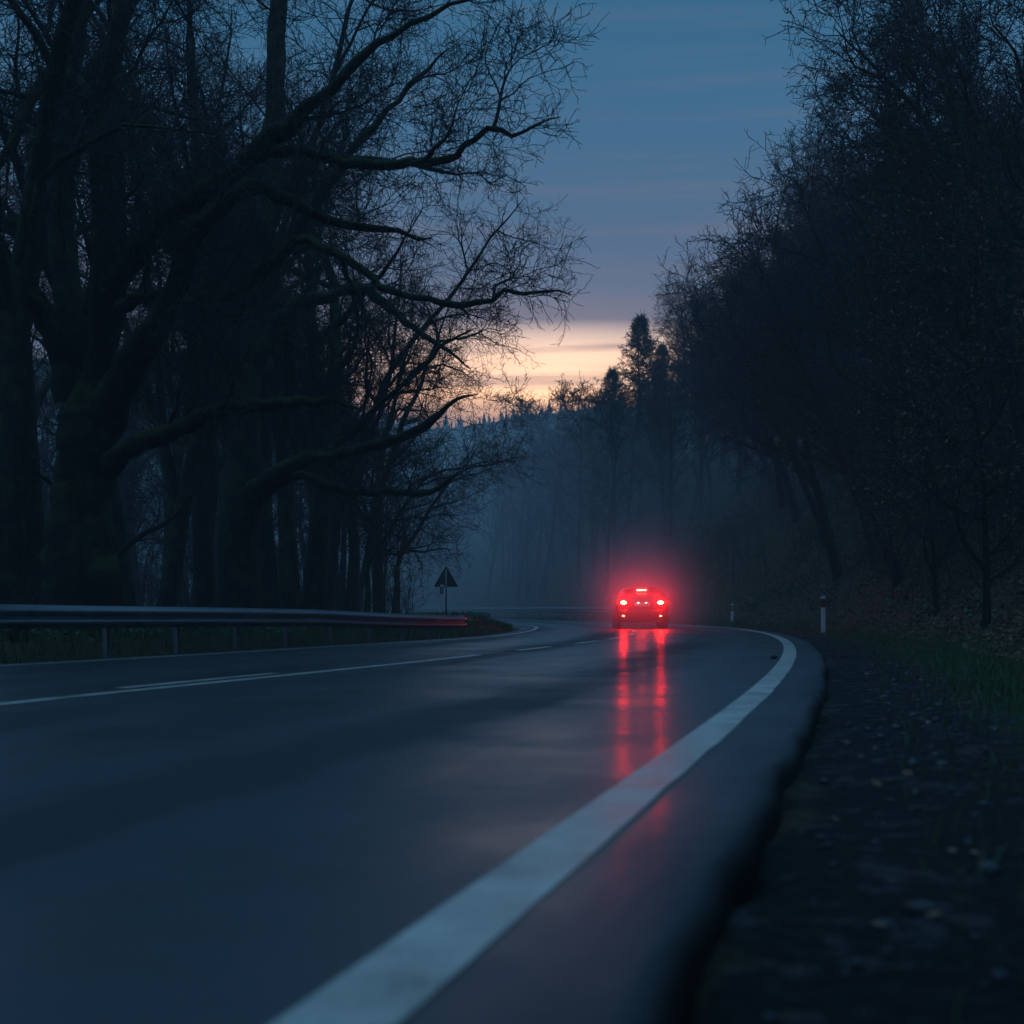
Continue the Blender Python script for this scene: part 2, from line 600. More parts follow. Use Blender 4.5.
ax_x = axis(-290, 290, lambda x: 0.35 + max(0, abs(x - 1) - 12) * .035)
ax_y = axis(-45, 298, lambda y: 0.35 + max(0, y - 55) * .022 + max(0, -y - 3) * .05)
GX, GY = np.meshgrid(ax_x, ax_y)
GZ, GDR, GDL = ground_z(GX, GY, True)
ny, nx = GX.shape
ii = (np.arange(ny - 1)[:, None] * nx + np.arange(nx - 1)[None, :])
GF = np.stack([ii, ii + 1, ii + nx + 1, ii + nx], -1).reshape(-1, 4)
# sink the sheet below the asphalt
sunk = (GDR < -0.15) & (GDL < -0.15)
GZ[sunk] = -0.35
verge = np.where(GDR > -0.3, GDR, -5.0)
ground = link('ground', np_mesh('ground', np.stack([GX, GY, GZ], -1).reshape(-1, 3), [GF], M_GROUND, True, {'verge': verge.ravel()}))
tag(ground, 'dark earth banks and leaf littered forest floor beside the road', 'ground', kind='structure')

# asphalt with a rounded broken edge
cols = [(-.515, -.26), (-.508, -.17), (-.50, -.10), (-.49, -.05), (-.475, -.02), (-.45, -.006), (-.40, -.001), (-.30, 0), (-.12, 0), (0, 0)]
nst = len(ST)
V, UV = [], []
jit = rng.normal(0, .011, nst)
for o, z in cols:
    oo = o + (jit if o < -.42 else 0) * np.ones(nst)
    p = ST[:, :2] + LN * oo[:, None]
    V.append(np.column_stack([p, np.full(nst, z)]))
    UV.append(np.column_stack([np.full(nst, o), SS]))
for f in np.linspace(0.08, 1, 14):
    oo = f * (2 * WL)
    p = ST[:, :2] + LN * oo[:, None]
    V.append(np.column_stack([p, np.zeros(nst)]))
    UV.append(np.column_stack([oo, SS]))
for e, z in ((.10, -.02), (.16, -.12)):
    oo = 2 * WL + e
    p = ST[:, :2] + LN * oo[:, None]
    V.append(np.column_stack([p, np.full(nst, z)]))
    UV.append(np.column_stack([oo, SS]))
nc = len(V)
Vr = np.stack(V, 1)
UVr = np.stack(UV, 1)
ii = (np.arange(nst - 1)[:, None] * nc + np.arange(nc - 1)[None, :])
RF = np.stack([ii, ii + nc, ii + nc + 1, ii + 1], -1).reshape(-1, 4)
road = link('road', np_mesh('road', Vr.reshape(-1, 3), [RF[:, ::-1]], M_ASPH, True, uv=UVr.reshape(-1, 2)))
tag(road, 'wet dark asphalt road bending left', 'road', kind='structure')


def stripe(name, i0, i1, off, width, z=0.004, label=None):
    idx = np.arange(i0, i1 + 1)
    o = off[idx] if np.ndim(off) else np.full(len(idx), off)
    a = ST[idx, :2] + LN[idx] * (o - width / 2)[:, None]
    b = ST[idx, :2] + LN[idx] * (o + width / 2)[:, None]
    n = len(idx)
    ja = rng.normal(0, .003, n)
    V = np.concatenate([np.column_stack([a + LN[idx] * ja[:, None], np.full(n, z)]), np.column_stack([b, np.full(n, z)])])
    k = np.arange(n - 1)
    F = np.stack([k, k + 1, n + k + 1, n + k], 1)[:, ::-1]
    o = link(name, np_mesh(name, V, [F], M_LINE, False))
    tag(o, label, 'road marking', kind='structure')
    return o


def st_at(D):
    """first station at forward distance D"""
    return int(np.argmax(ST[:, 1] >= D))


stripe('right_edge_line', 4, nst - 2, 0.0, 0.195, label='broad solid white line along the right road edge')
stripe('left_edge_line', 4, nst - 2, 2 * WL - .42, 0.12, label='thin white line along the inner road edge')
stripe('centre_line', st_at(3), st_at(20.4), WL, 0.13, label='solid white centre line on the near stretch')
stripe('centre_line', st_at(11.0), st_at(13.9), WL + .30, 0.11, label='short white line beside the solid centre line')
for k, (a, b) in enumerate([(22.6, 25.4), (27.6, 30.0), (31.6, 34.8), (37.2, 40.4), (42.8, 46), (49, 52)]):
    stripe('centre_dash', st_at(a), st_at(b), WL, 0.13, label='white centre dash on the bend')
i_arc = st_at(52.6)
for k in range(8):
    stripe('centre_dash', i_arc + 8 + k * 14, i_arc + 14 + k * 14, WL, 0.13, label='white centre dash beyond the bend')

# ------------------------------------------------------------------ trees


def nrm(v):
    return v / (np.linalg.norm(v, axis=-1, keepdims=True) + 1e-9)


def grow(P, R, n, t0, t1, Lr, ang, K, wig, up, trop, rr, rmin, tip=.55, r=None, bias=None):
    """n children on each of the polylines P (N,Kp,3) with radii R; returns (N*n,K,3),(N*n,K)"""
    r = r or rng
    Nn, Kp, _ = P.shape
    t = t0 + (t1 - t0) * ((np.arange(n)[None] + r.random((Nn, n))) / n)
    x = t * (Kp - 1)
    i0 = np.clip(x.astype(int), 0, Kp - 2)
    f = (x - i0)[..., None]
    rows = np.arange(Nn)[:, None]
    a, b = P[rows, i0], P[rows, i0 + 1]
    pos = a * (1 - f) + b * f
    tan = nrm(b - a)
    rad = R[rows, i0] * (1 - f[..., 0]) + R[rows, i0 + 1] * f[..., 0]
    ref = np.where(np.abs(tan[..., 2:3]) > .9, np.array([1., 0, 0]), np.array([0, 0, 1.]))
    u = nrm(np.cross(tan, ref))
    w = np.cross(tan, u)
    az = (np.arange(n)[None] * 2.4 + r.uniform(0, 6.28, (Nn, 1)) + r.normal(0, .5, (Nn, n)))[..., None]
    an = r.uniform(ang[0], ang[1], (Nn, n))[..., None]
    d = tan * np.cos(an) + (u * np.cos(az) + w * np.sin(az)) * np.sin(an)
    d[..., 2] += up
    if bias is not None:
        d += np.asarray(bias)
    d = nrm(d).reshape(-1, 3)
    L = (r.uniform(Lr[0], Lr[1], (Nn, n)) * (1 - tip * t)).reshape(-1)
    p = pos.reshape(-1, 3).copy()
    out = [p.copy()]
    seg = (L / (K - 1))[:, None]
    for k in range(K - 1):
        d = d + r.normal(0, wig, d.shape)
        d[:, 2] += trop
        d = nrm(d)
        p = p + d * seg
        out.append(p.copy())
    Q = np.stack(out, 1)
    r0 = np.maximum(np.minimum(rad.reshape(-1) * .72, rr * L), rmin)
    s = np.linspace(0, 1, K)[None]
    RR = np.maximum(r0[:, None] * (1 - s) ** .85, rmin)
    return Q, RR


def poly(start, d, L, K, wig, trop, r):
    d = np.array(d, float); d /= np.linalg.norm(d)
    p = np.array(start, float)
    out = [p.copy()]
    for k in range(K - 1):
        d = d + r.normal(0, wig, 3)
        d[2] += trop
        d /= np.linalg.norm(d)
        p = p + d * L / (K - 1)
        out.append(p.copy())
    return np.array(out)[None]


def leaf_quads(soup, pts, size, r, flat=0.0):
    n = len(pts)
    a = nrm(r.normal(0, 1, (n, 3)) * np.array([1, 1, 1 - flat]))
    b = nrm(np.cross(a, r.normal(0, 1, (n, 3))))
    if flat:
        b = nrm(b * np.array([1, 1, 1 - flat]))
    s = (size * r.uniform(.6, 1.4, (n, 1)))
    V = np.stack([pts - a * s, pts + b * s * .55, pts + a * s, pts - b * s * .55], 1)
    soup.add(V, np.arange(n * 4).reshape(n, 4))


def make_tree(seed, H, r0, lean=(0, 0), stems=2, fork=.28, nlimb=7, limbL=(3.5, 6.5), limb_ang=(.7, 1.25), limb_start=.25,
              n2=9, n3=7, n4=6, rmin=.007, bias=None, up=.12, leaves=0, mossy=True, L2=(1.1, 2.8), droop=0.0, thick=1.0):
    """returns (trunk mesh, crown mesh, leaf mesh or None); origin at the foot"""
    r = np.random.default_rng(seed)
    tr = poly((0, 0, -.4), (lean[0], lean[1], 1), H * (fork if stems > 1 else 1.0) + .4, 9, .035, .02, r)
    s = np.linspace(0, 1, 9)
    trR = (r0 * (1 - (.22 if stems > 1 else .88) * s) * (1 + .55 * np.exp(-s * (14 if stems == 1 else 6))))[None]
    T = Soup()
    T.tubes(tr, trR, 12)
    main, mainR = [], []
    if stems > 1:
        tip = tr[0, -1]
        a0 = r.uniform(0, 6.28)
        for k in range(stems):
            a = a0 + k * 2 * pi / stems + r.normal(0, .3)
            sp = r.uniform(.25, .60)
            q = poly(tip - np.array([0, 0, .25]), (cos(a) * sp + lean[0] * 1.3, sin(a) * sp + lean[1] * 1.3, 1), H * (1 - fork) * r.uniform(.82, 1.05), 16, .12, .045, r)
            rr = (r0 * .78 / stems ** .35 * (1 - np.linspace(0, 1, 16)) ** .8 + .012)[None]
            main.append(q); mainR.append(rr)
            T.tubes(q, rr, 9)
        MP, MR = np.concatenate(main), np.concatenate(mainR)
        ls = .04
    else:
        MP, MR, ls = tr, trR, limb_start
        x = np.linspace(0, 8, 16)
        MP = np.stack([np.interp(x, np.arange(9), tr[0, :, c]) for c in range(3)], -1)[None]
        MR = np.interp(x, np.arange(9), trR[0])[None]
    L1, R1 = grow(MP, MR, nlimb, ls, .97, limbL, limb_ang, 12, .17, up, .02 - droop, .021 * thick, .012, .45, r, bias)
    T.tubes(L1, R1, 7)
    C = Soup()
    b2 = None if bias is None else np.asarray(bias) * .5
    A, AR = grow(L1, R1, n2, .12, 1.0, L2, (.5, 1.15), 8, .22, .08, .015, .012 * thick, rmin * 1.4, .5, r, b2)
    C.tubes(A, AR, 5)
    A2, AR2 = grow(MP, MR, n2 * 2, .25, 1.0, L2, (.5, 1.15), 8, .22, .08, .015, .012 * thick, rmin * 1.4, .4, r, b2)
    C.tubes(A2, AR2, 5)
    A, AR = np.concatenate([A, A2]), np.concatenate([AR, AR2])
    B, BR = grow(A, AR, n3, .1, 1.0, (.45, 1.2), (.6, 1.35), 6, .27, .05, .01, .011, rmin * 1.1, .35, r)
    C.tubes(B, BR, 3)
    ends = B
    if n4:
        D, DR = grow(B, BR, n4, .1, 1.0, (.14, .42), (.6, 1.35), 4, .3, .05, 0, .011, rmin * .85, .3, r)
        C.tubes(D, DR, 3)
        ends = D
    leafm = None
    if leaves:
        Lf = Soup()
        e = ends[:, -1]
        e = e[r.random(len(e)) < leaves]
        leaf_quads(Lf, e, .035, r)
        leafm = Lf.mesh('leaves', M_LEAF_DRY, False)
    return T.mesh('trunk', M_BARK_MOSS if mossy else M_BARK), C.mesh('crown', M_TWIG), leafm


def plant_tree(meshes, name, x, y, rz, sc, label, group=None, cat='tree', dz=-.1, tilt=None):
    o = empty(name, (x, y, gz(x, y) + dz), rz)
    o.scale = (sc, sc, sc)
    if tilt: o.rotation_euler = (tilt[0], tilt[1], rz)
    link('trunk', meshes[0], o)
    link('crown', meshes[1], o)
    if meshes[2]: link('dry_leaves', meshes[2], o)
    tag(o, label, cat, group)
    return o


def at(x, y, D):
    return np.array([(x - 512) * D / FPX, D, CAMH + (HZ - y) * D / FPX])


def limb_px(pts, K=30, wig=.02, r=None):
    """pts: (px, py, D, width_px) along one limb -> smooth polyline and radii"""
    r = r or rng
    pts = np.array(pts, float)
    P = np.array([at(*p[:3]) for p in pts])
    pts[-1, 3] = min(pts[-1, 3], 1.2)
    Rr = pts[:, 3] / 2 * pts[:, 2] / FPX
    d = np.concatenate([[0], np.cumsum(np.linalg.norm(np.diff(P, axis=0), axis=1))])
    u = np.linspace(0, d[-1], K)
    # Catmull-Rom through the points
    out = []
    for q in u:
        i = int(np.clip(np.searchsorted(d, q, side='right') - 1, 0, len(P) - 2))
        f = (q - d[i]) / (d[i + 1] - d[i])
        p0, p1, p2, p3 = P[max(i - 1, 0)], P[i], P[i + 1], P[min(i + 2, len(P) - 1)]
        out.append(.5 * ((2 * p1) + (-p0 + p2) * f + (2 * p0 - 5 * p1 + 4 * p2 - p3) * f * f + (-p0 + 3 * p1 - 3 * p2 + p3) * f ** 3))
    Q = np.array(out)
    Q += np.cumsum(r.normal(0, wig, Q.shape), axis=0) * np.linspace(0.1, .5, K)[:, None]
    Q[1:-1] += r.normal(0, .022, Q[1:-1].shape)
    RR = np.interp(u, d, Rr) * (1 + np.convolve(r.normal(0, .16, K + 2), [.3, .4, .3], 'valid'))
    return Q[None], RR[None]


def hero_tree(name, base, limbs, label, seed, n2=12, n3=8, n4=7, rmin=.0045, L2=(.8, 2.2), bias=None, extra=(), group=None):
    """limbs: [(kind, pts)] with kind 'trunk' or 'limb'; built in world metres, then hung on an Empty at the foot"""
    r = np.random.default_rng(seed)
    bx0, by0 = base
    o = empty(name, (bx0, by0, gz(bx0, by0)))
    off = np.array(o.location)
    T = Soup(); C = Soup()
    allP, allR = [], []
    for kind, pts in limbs:
        P, R = limb_px(pts, 30, .02, r)
        if kind == 'trunk':
            R = R * (1 + .35 * np.exp(-np.linspace(0, 1, 30) * 14))[None]
            T.tubes(P - off, R, 14)
        else:
            S = Soup()
            S.tubes(P - off, R, 9)
            link('limb', S.mesh('limb', M_BARK_MOSS), o)
        allP.append(P); allR.append(R)
    P, R = np.concatenate(allP), np.concatenate(allR)
    # broken stubs
    B0, B0R = grow(P, R, 3, .1, .8, (.12, .45), (.6, 1.3), 4, .2, .1, 0, .10, .012, .3, r)
    C.tubes(B0 - off, B0R, 6)
    # side limbs
    L1, R1 = grow(P, R, 3, .2, .85, (1.5, 4.2), (.5, 1.1), 12, .2, .10, .02, .024, .010, .62, r, bias)
    C.tubes(L1 - off, R1, 6)
    Q = lambda A: np.stack([A[:, np.linspace(0, A.shape[1] - 1, 12).astype(int)]], 0)[0]
    AP = np.concatenate([Q(P), L1]); AR0 = np.concatenate([Q(R), R1])
    A, AR = grow(AP, AR0, n2, .22, 1.0, L2, (.4, 1.05), 9, .22, .08, .015, .011, rmin * 1.5, .74, r, bias)
    C.tubes(A - off, AR, 5)
    B, BR = grow(A, AR, n3, .1, 1.0, (.4, 1.1), (.6, 1.35), 6, .27, .05, .01, .010, rmin * 1.15, .35, r)
    C.tubes(B - off, BR, 3)
    D, DR = grow(B, BR, n4, .1, 1.0, (.12, .38), (.6, 1.35), 4, .3, .05, 0, .010, rmin * .9, .3, r)
    C.tubes(D - off, DR, 3)
    link('trunk', T.mesh('trunk', M_BARK_MOSS), o)
    link('crown', C.mesh('crown', M_TWIG), o)
    tag(o, label, 'tree', group)
    return o


# --- the big mossy tree at the left, limb by limb as it stands
b = at(82, 640, 24)
hero_tree('mossy_tree', (b[0], b[1]), [
    ('trunk', [(84, 660, 24, 84), (82, 560, 24, 68), (84, 480, 24, 62), (90, 420, 24, 60), (92, 370, 24, 48)]),
    ('limb', [(86, 430, 24, 40), (76, 340, 24.2, 32), (64, 270, 24.5, 27), (62, 180, 24.8, 23), (72, 90, 25, 19), (84, 0, 25, 15), (92, -90, 25.5, 9)]),
    ('limb', [(94, 400, 24, 40), (106, 300, 23.8, 29), (104, 200, 23.7, 26), (108, 110, 23.6, 22), (118, 30, 23.4, 17), (124, -60, 23.2, 11)]),
    ('limb', [(92, 310, 24, 24), (112, 285, 23.6, 24), (160, 225, 23.2, 23), (215, 185, 22.8, 22), (256, 148, 22.5, 20), (305, 108, 22.2, 18), (345, 75, 22, 12), (385, 40, 22, 8), (430, 14, 22, 5), (465, 2, 22, 3), (500, -4, 22, 2)]),
    ('limb', [(240, 160, 22.6, 14), (300, 150, 22.3, 12), (345, 164, 22, 11), (400, 160, 21.8, 9.5), (446, 162, 21.6, 8), (480, 132, 21.4, 6), (520, 130, 21.4, 4), (555, 118, 21.4, 2)]),
    ('limb', [(98, 430, 24, 40), (128, 370, 23.5, 34), (160, 325, 23, 31), (178, 285, 22.8, 28), (194, 240, 22.6, 25), (225, 205, 22.5, 20), (258, 185, 22.5, 18), (300, 200, 22.6, 12), (350, 222, 22.7, 9), (400, 228, 22.8, 6), (440, 235, 23, 3)]),
    ('limb', [(176, 300, 23, 14), (230, 294, 22.5, 13), (262, 272, 22.2, 12), (300, 240, 22, 10), (350, 262, 21.8, 8), (385, 288, 21.6, 7.5), (430, 300, 21.5, 7), (475, 302, 21.5, 6), (520, 288, 21.4, 4), (575, 292, 21.4, 2)]),
    ('limb', [(92, 345, 24.2, 20), (118, 312, 23.6, 15), (140, 298, 23.2, 14), (165, 294, 23, 13), (190, 300, 22.6, 9), (215, 316, 22.2, 5)]),
    ('limb', [(104, 470, 24, 26), (140, 442, 23.2, 20), (180, 428, 22.6, 18), (215, 410, 22.2, 15), (250, 408, 22, 13), (300, 402, 21.8, 11), (330, 399, 21.7, 9), (362, 406, 21.6, 4)]),
    ('limb', [(70, 400, 24, 30), (50, 330, 23.8, 22), (20, 292, 23.5, 17), (-20, 270, 23.2, 13), (-70, 262, 23, 8)]),
    ('limb', [(100, 120, 24, 22), (60, 70, 24, 16), (30, 96, 23.8, 14), (5, 150, 23.6, 10), (-30, 190, 23.6, 6)]),
], 'huge moss covered tree with many twisting limbs rising behind the near guardrail at far left', 101, n2=10, n3=8, n4=5)

# --- second mossy tree, its low limbs reaching to the road
b = at(240, 640, 33)
hero_tree('mossy_tree', (b[0], b[1]), [
    ('trunk', [(236, 650, 33, 50), (238, 560, 33, 37), (242, 480, 33, 33), (248, 380, 33, 28), (262, 260, 33.5, 23), (272, 140, 34, 22), (278, 0, 34, 16), (280, -90, 34, 9)]),
    ('limb', [(244, 500, 33, 22), (262, 484, 32.4, 18), (300, 462, 31.8, 15), (335, 455, 31.4, 13), (380, 444, 31, 11), (425, 425, 30.6, 8), (450, 403, 30.4, 5), (478, 394, 30.2, 2)]),
    ('limb', [(300, 463, 31.8, 10), (345, 440, 31.5, 8), (370, 415, 31.2, 7), (420, 372, 31, 6), (446, 345, 31, 4), (478, 328, 31, 2)]),
    ('limb', [(240, 520, 33, 16), (290, 476, 32.5, 10), (345, 488, 32, 8.5), (400, 490, 31.8, 8), (425, 492, 31.6, 7), (446, 478, 31.5, 5), (458, 468, 31.4, 2)]),
    ('limb', [(250, 370, 33, 22), (290, 310, 33, 17), (330, 298, 33, 13), (370, 292, 33, 11), (400, 320, 33, 8), (440, 350, 33, 5), (470, 372, 33, 2.5)]),
    ('limb', [(256, 300, 33.4, 18), (290, 240, 33, 14), (330, 180, 33, 11), (380, 120, 33, 7), (420, 80, 33, 4), (450, 50, 33, 2)]),
    ('limb', [(240, 470, 33, 20), (224, 400, 33, 16), (210, 330, 33.4, 14), (200, 240, 33.6, 11), (196, 130, 34, 9), (190, 20, 34, 6), (184, -70, 34, 2)]),
], 'mossy tree behind the guardrail whose low crooked limbs reach right towards the triangular sign', 202, n2=9, n3=8, n4=5)

# --- other trees of the left wood, each planted where its trunk shows
TA = make_tree(1, 17, .30, stems=2, fork=.34, nlimb=7, leaves=0, rmin=.006, n2=9, n3=6, n4=5)
TB = make_tree(2, 18, .27, stems=3, fork=.22, nlimb=6, leaves=0, rmin=.006, n2=9, n3=6, n4=5)
TC = make_tree(3, 16, .25, stems=3, fork=.26, nlimb=7, limbL=(3.5, 6), leaves=0, rmin=.006, n2=9, n3=6, n4=5)
TD_ = make_tree(4, 15, .22, lean=(.18, -.05), stems=2, fork=.4, nlimb=7, leaves=0, rmin=.006, n2=9, n3=6, n4=5)
TE = make_tree(5, 18, .27, lean=(.06, -.03), stems=2, fork=.30, nlimb=8, limb_ang=(.5, 1.1), limbL=(3.5, 6), leaves=0, rmin=.006, n2=9, n3=6, n4=5)
# trees that lean out over the road, twiggy down to the ground
TF = make_tree(6, 12, .17, lean=(.25, -.06), stems=2, fork=.25, nlimb=9, limbL=(2.5, 5), leaves=0, rmin=.006, n2=9, n3=6, n4=5, bias=(.35, -.05, 0))

left = [
    (TE, 6, 21, .9, 'thick dark trunk cut by the left picture edge, nearest of the left wood'),
    (TA, 36, 27, .95, 'dark forked tree just left of the huge mossy tree'),
    (TC, 128, 30, 1.0, 'many stemmed bare tree just right of the huge mossy tree'),
    (TD_, 160, 36, 1.0, 'leaning bare tree between the two mossy trees'),
    (TB, 205, 38, 1.05, 'three stemmed bare tree left of the second mossy tree'),
    (TE, 272, 37, 1.0, 'tall two stemmed bare tree just right of the second mossy tree'),
    (TA, 290, 40, .9, 'forked bare tree in the middle of the left row'),
    (TC, 308, 42, .95, 'many stemmed bare tree right of the middle of the left row'),
    (TB, 324, 45, .85, 'three stemmed bare tree towards the right end of the left row'),
    (TE, 350, 48, .68, 'slim two stemmed bare tree third from the right end of the left row'),
    (TA, 380, 52, .72, 'hazy forked bare tree second from the right end of the left row'),
    (TA, 312, 38, .95, 'tall broad crowned tree in front of the middle of the left row'),
    (TF, 394, 52, .75, 'twiggy bare tree at the right end of the left row, behind the triangular sign'),
    (TF, 366, 43, .62, 'low leaning bare tree under the right end of the left row'),
]
for k, (ms, x, D, sc, lab) in enumerate(left):
    p = at(x, HZ, D)
    plant_tree(ms, 'bare_tree', p[0], p[1], (k * 2.1) % 6.28 if ms not in (TD_, TF) else 0.1 * k, sc, lab, 'trees of the left wood')
# second rows, seen only as hazy stems between the others
k = 0
for D, xs in ((40, (200,)), (48, (20, 165)), (62, (95, 225, 318)), (74, (-10, 140, 352)), (90, (50, 180, 270, 335))):
    for x in xs:
        k += 1
        ms = (TA, TC, TE, TB)[k % 4]
        p = at(x + rng.normal(0, 5), HZ, D + rng.normal(0, 2))
        plant_tree(ms, 'bare_tree', p[0], p[1], k * 1.7, rng.uniform(.85, 1.1), 'slender bare tree deep in the dim left wood behind the front row', 'trees deep in the left wood')

# --- right bank
RA = make_tree(21, 13, .20, lean=(-.32, -.08), stems=2, fork=.3, nlimb=9, limbL=(3, 6), leaves=.2, rmin=.008, n3=6, n4=5, bias=(-.45, -.1, .0), mossy=False)
RB = make_tree(22, 14, .21, lean=(-.22, -.12), stems=3, fork=.2, nlimb=8, limbL=(3, 6), leaves=.2, rmin=.008, n3=6, n4=5, bias=(-.35, -.1, 0), mossy=False)
RC = make_tree(23, 12, .18, lean=(-.42, -.05), stems=1, nlimb=16, limb_start=.2, limbL=(3, 5.5), leaves=.25, rmin=.008, n3=6, n4=5, bias=(-.3, -.1, 0), mossy=False)
RD = make_tree(24, 15, .24, lean=(-.15, -.05), stems=2, fork=.35, nlimb=10, limbL=(3, 6.5), leaves=.45, rmin=.008, bias=(-.3, -.15, 0), mossy=False, n3=6, n4=6)
right = [
    (RD, 1265, 25, 1.0, 'dark tree at the right picture edge whose branches hang over the top right corner'),
    (RB, 1150, 32, 1.0, 'near tree on the right bank whose foot is just outside the right picture edge'),
    (RD, 1035, 38, 1.0, 'dense dark tree on the right bank at the height of the near marker post'),
    (RA, 960, 44, 1.0, 'leaning tree on the right bank above the near marker post'),
    (RC, 905, 47, 1.0, 'strongly leaning single stemmed tree right of the near marker post'),
    (RB, 880, 54, 1.0, 'three stemmed leaning tree on the bank behind the near marker post'),
    (RA, 842, 58, 1.0, 'forked leaning tree on the bank left of the near marker post'),
    (RC, 830, 66, 1.0, 'leaning hazy tree on the bank between the two marker posts'),
    (RD, 860, 70, 1.05, 'tall dense tree higher on the bank between the marker posts'),
    (RB, 800, 76, 1.0, 'hazy three stemmed tree on the bank behind the far marker post'),
    (RA, 785, 84, 1.0, 'hazy forked tree on the bank right of the car'),
    (RC, 775, 94, 1.0, 'pale hazy leaning tree on the bank just right of the car'),
    (RD, 850, 95, 1.05, 'tall hazy tree on top of the bank behind the far marker post'),
]
for k, (ms, x, D, sc, lab) in enumerate(right):
    p = at(x, HZ, D)
    plant_tree(ms, 'leaning_tree', p[0], p[1], (rng.normal(0, .25)), sc, lab, 'trees on the right bank')
for k, (x, D) in enumerate([(1040, 46), (1010, 54), (960, 60), (1000, 68), (930, 74), (890, 84), (960, 86), (850, 98), (1060, 36), (1100, 42), (880, 64), (905, 74), (985, 78), (1030, 62), (1035, 88), (915, 100), (870, 110), (1000, 104), (1060, 72), (700, 112), (735, 118), (770, 108), (815, 114), (845, 122), (885, 126), (925, 116), (860, 90)]):
    p = at(x, HZ, D)
    plant_tree((RA, RB, RC, RD)[k % 4], 'leaning_tree', p[0], p[1], rng.normal(0, .4), rng.uniform(.85, 1.1),
               'dark bare tree high on the right bank behind the front trees', 'trees high on the right bank')

YB = make_tree(27, 6.5, .07, stems=1, nlimb=16, limb_start=.12, limbL=(1.4, 2.8), limb_ang=(.8, 1.3), n2=8, n3=6, n4=5, leaves=.8, rmin=.005, L2=(.6, 1.4), mossy=False, bias=(-.2, -.1, 0))
for k, (x, D, sc, lab) in enumerate([(985, 27, 1.1, 'young tree still holding brown leaves, nearest of its kind on the right bank'),
                                     (935, 36, 1.0, 'young brown leaved tree right above the near marker post'),
                                     (1010, 40, 1.15, 'young brown leaved tree higher up by the right picture edge'),
                                     (895, 46, .95, 'small brown leaved tree behind the near marker post')]):
    p = at(x, HZ, D)
    plant_tree(YB, 'young_beech', p[0], p[1], k * .5, sc, lab, 'young brown leaved trees')

# spruce and the small bare tree left of it, on the skyline


def make_spruce(seed, H):
    r = np.random.default_rng(seed)
    T = Soup(); C = Soup()
    tr = poly((0, 0, -.4), (0, 0, 1), H + .4, 10, .006, .02, r)
    T.tubes(tr, np.linspace(.26, .02, 10)[None], 8)
    B, BR = [], []
    nlev = 36
    for i in range(nlev):
        f = i / (nlev - 1)
        z = 1.6 + (H - 1.7) * f ** .92
        L = (1 - f) ** .95 * 7.5 + .12
        nb = 7
        a0 = r.uniform(0, 6.28)
        for k in range(nb):
            if r.random() < .15: continue
            a = a0 + k * 2 * pi / nb + r.normal(0, .2)
            B.append(poly((0, 0, z + r.normal(0, .1)), (cos(a), sin(a), -.10 + .45 * f), L * r.uniform(.45, 1.25), 7, .05, .035 - .05 * (1 - f), r)[0])
            BR.append(np.linspace(.03, .010, 7))
    B, BR = np.array(B), np.array(BR)
    C.tubes(B, BR, 4)
    A, AR = grow(B, BR, 15, .1, 1.0, (.35, .9), (.5, .95), 4, .1, -.12, -.05, .05, .02, .5, r)
    C.tubes(A, AR * .9, 3)
    D, DR = grow(A, AR, 6, .05, 1.0, (.16, .36), (.4, .9), 3, .1, -.1, -.03, .09, .018, .3, r)
    C.tubes(D, DR * .8, 3)
    return T.mesh('trunk', M_BARK), C.mesh('crown', M_NEEDLE), None


SP = make_spruce(31, 17.0)
for x, ytop, D, lab in ((641, 318, 104, 'tall pointed spruce standing above the hazy woods on the skyline'),
                        (612, 370, 108, 'lower broad spruce touching the tall spruce on its left'),
                        (662, 346, 112, 'half hidden spruce just right of the tall spruce')):
    p = at(x, ytop, D)
    base = gz(p[0], p[1])
    o = plant_tree(SP, 'spruce', p[0], p[1], x, 1.0, lab, 'spruces on the skyline')
    sc = (p[2] - base) / 17.0
    o.scale = (sc, sc, sc)
SM = make_tree(33, 11, .14, stems=3, fork=.25, nlimb=8, limbL=(1.8, 3.4), leaves=0, rmin=.012, mossy=False)
for x, ytop, D, lab in ((572, 374, 112, 'small bare tree silhouetted on the orange sky left of the spruces'),
                        ):
    p = at(x, ytop, D)
    o = plant_tree(SM, 'bare_tree', p[0], p[1], x, 1.0, lab, None)
    sc = (p[2] - gz(p[0], p[1])) / 11.0
    o.scale = (sc, sc, sc)

# --- the hazy far wood: one mass
def low_tree(seed, H):
    r = np.random.default_rng(seed)
    S = Soup()
    tr = poly((0, 0, -.4), (r.normal(0, .06), r.normal(0, .06), 1), H, 8, .04, .03, r)
    R = np.linspace(.20, .03, 8)[None]
    S.tubes(tr, R, 5)
    A, AR = grow(tr, R, 15, .22, 1.0, (2.0, 4.5), (.5, 1.05), 7, .12, .2, .03, .018, .03, .5, r)
    S.tubes(A, AR, 4)
    B, BR = grow(A, AR, 8, .1, 1.0, (.7, 2.0), (.4, 1.0), 4, .14, .15, .02, .015, .018, .4, r)
    S.tubes(B, BR, 3)
    D, DR = grow(B, BR, 6, .1, 1.0, (.3, .8), (.4, 1.0), 3, .15, .1, .0, .015, .013, .3, r)
    S.tubes(D, DR, 3)
    V = np.concatenate(S.V)
    return V, S.F


LOW = [low_tree(60 + i, 12.5) for i in range(5)]


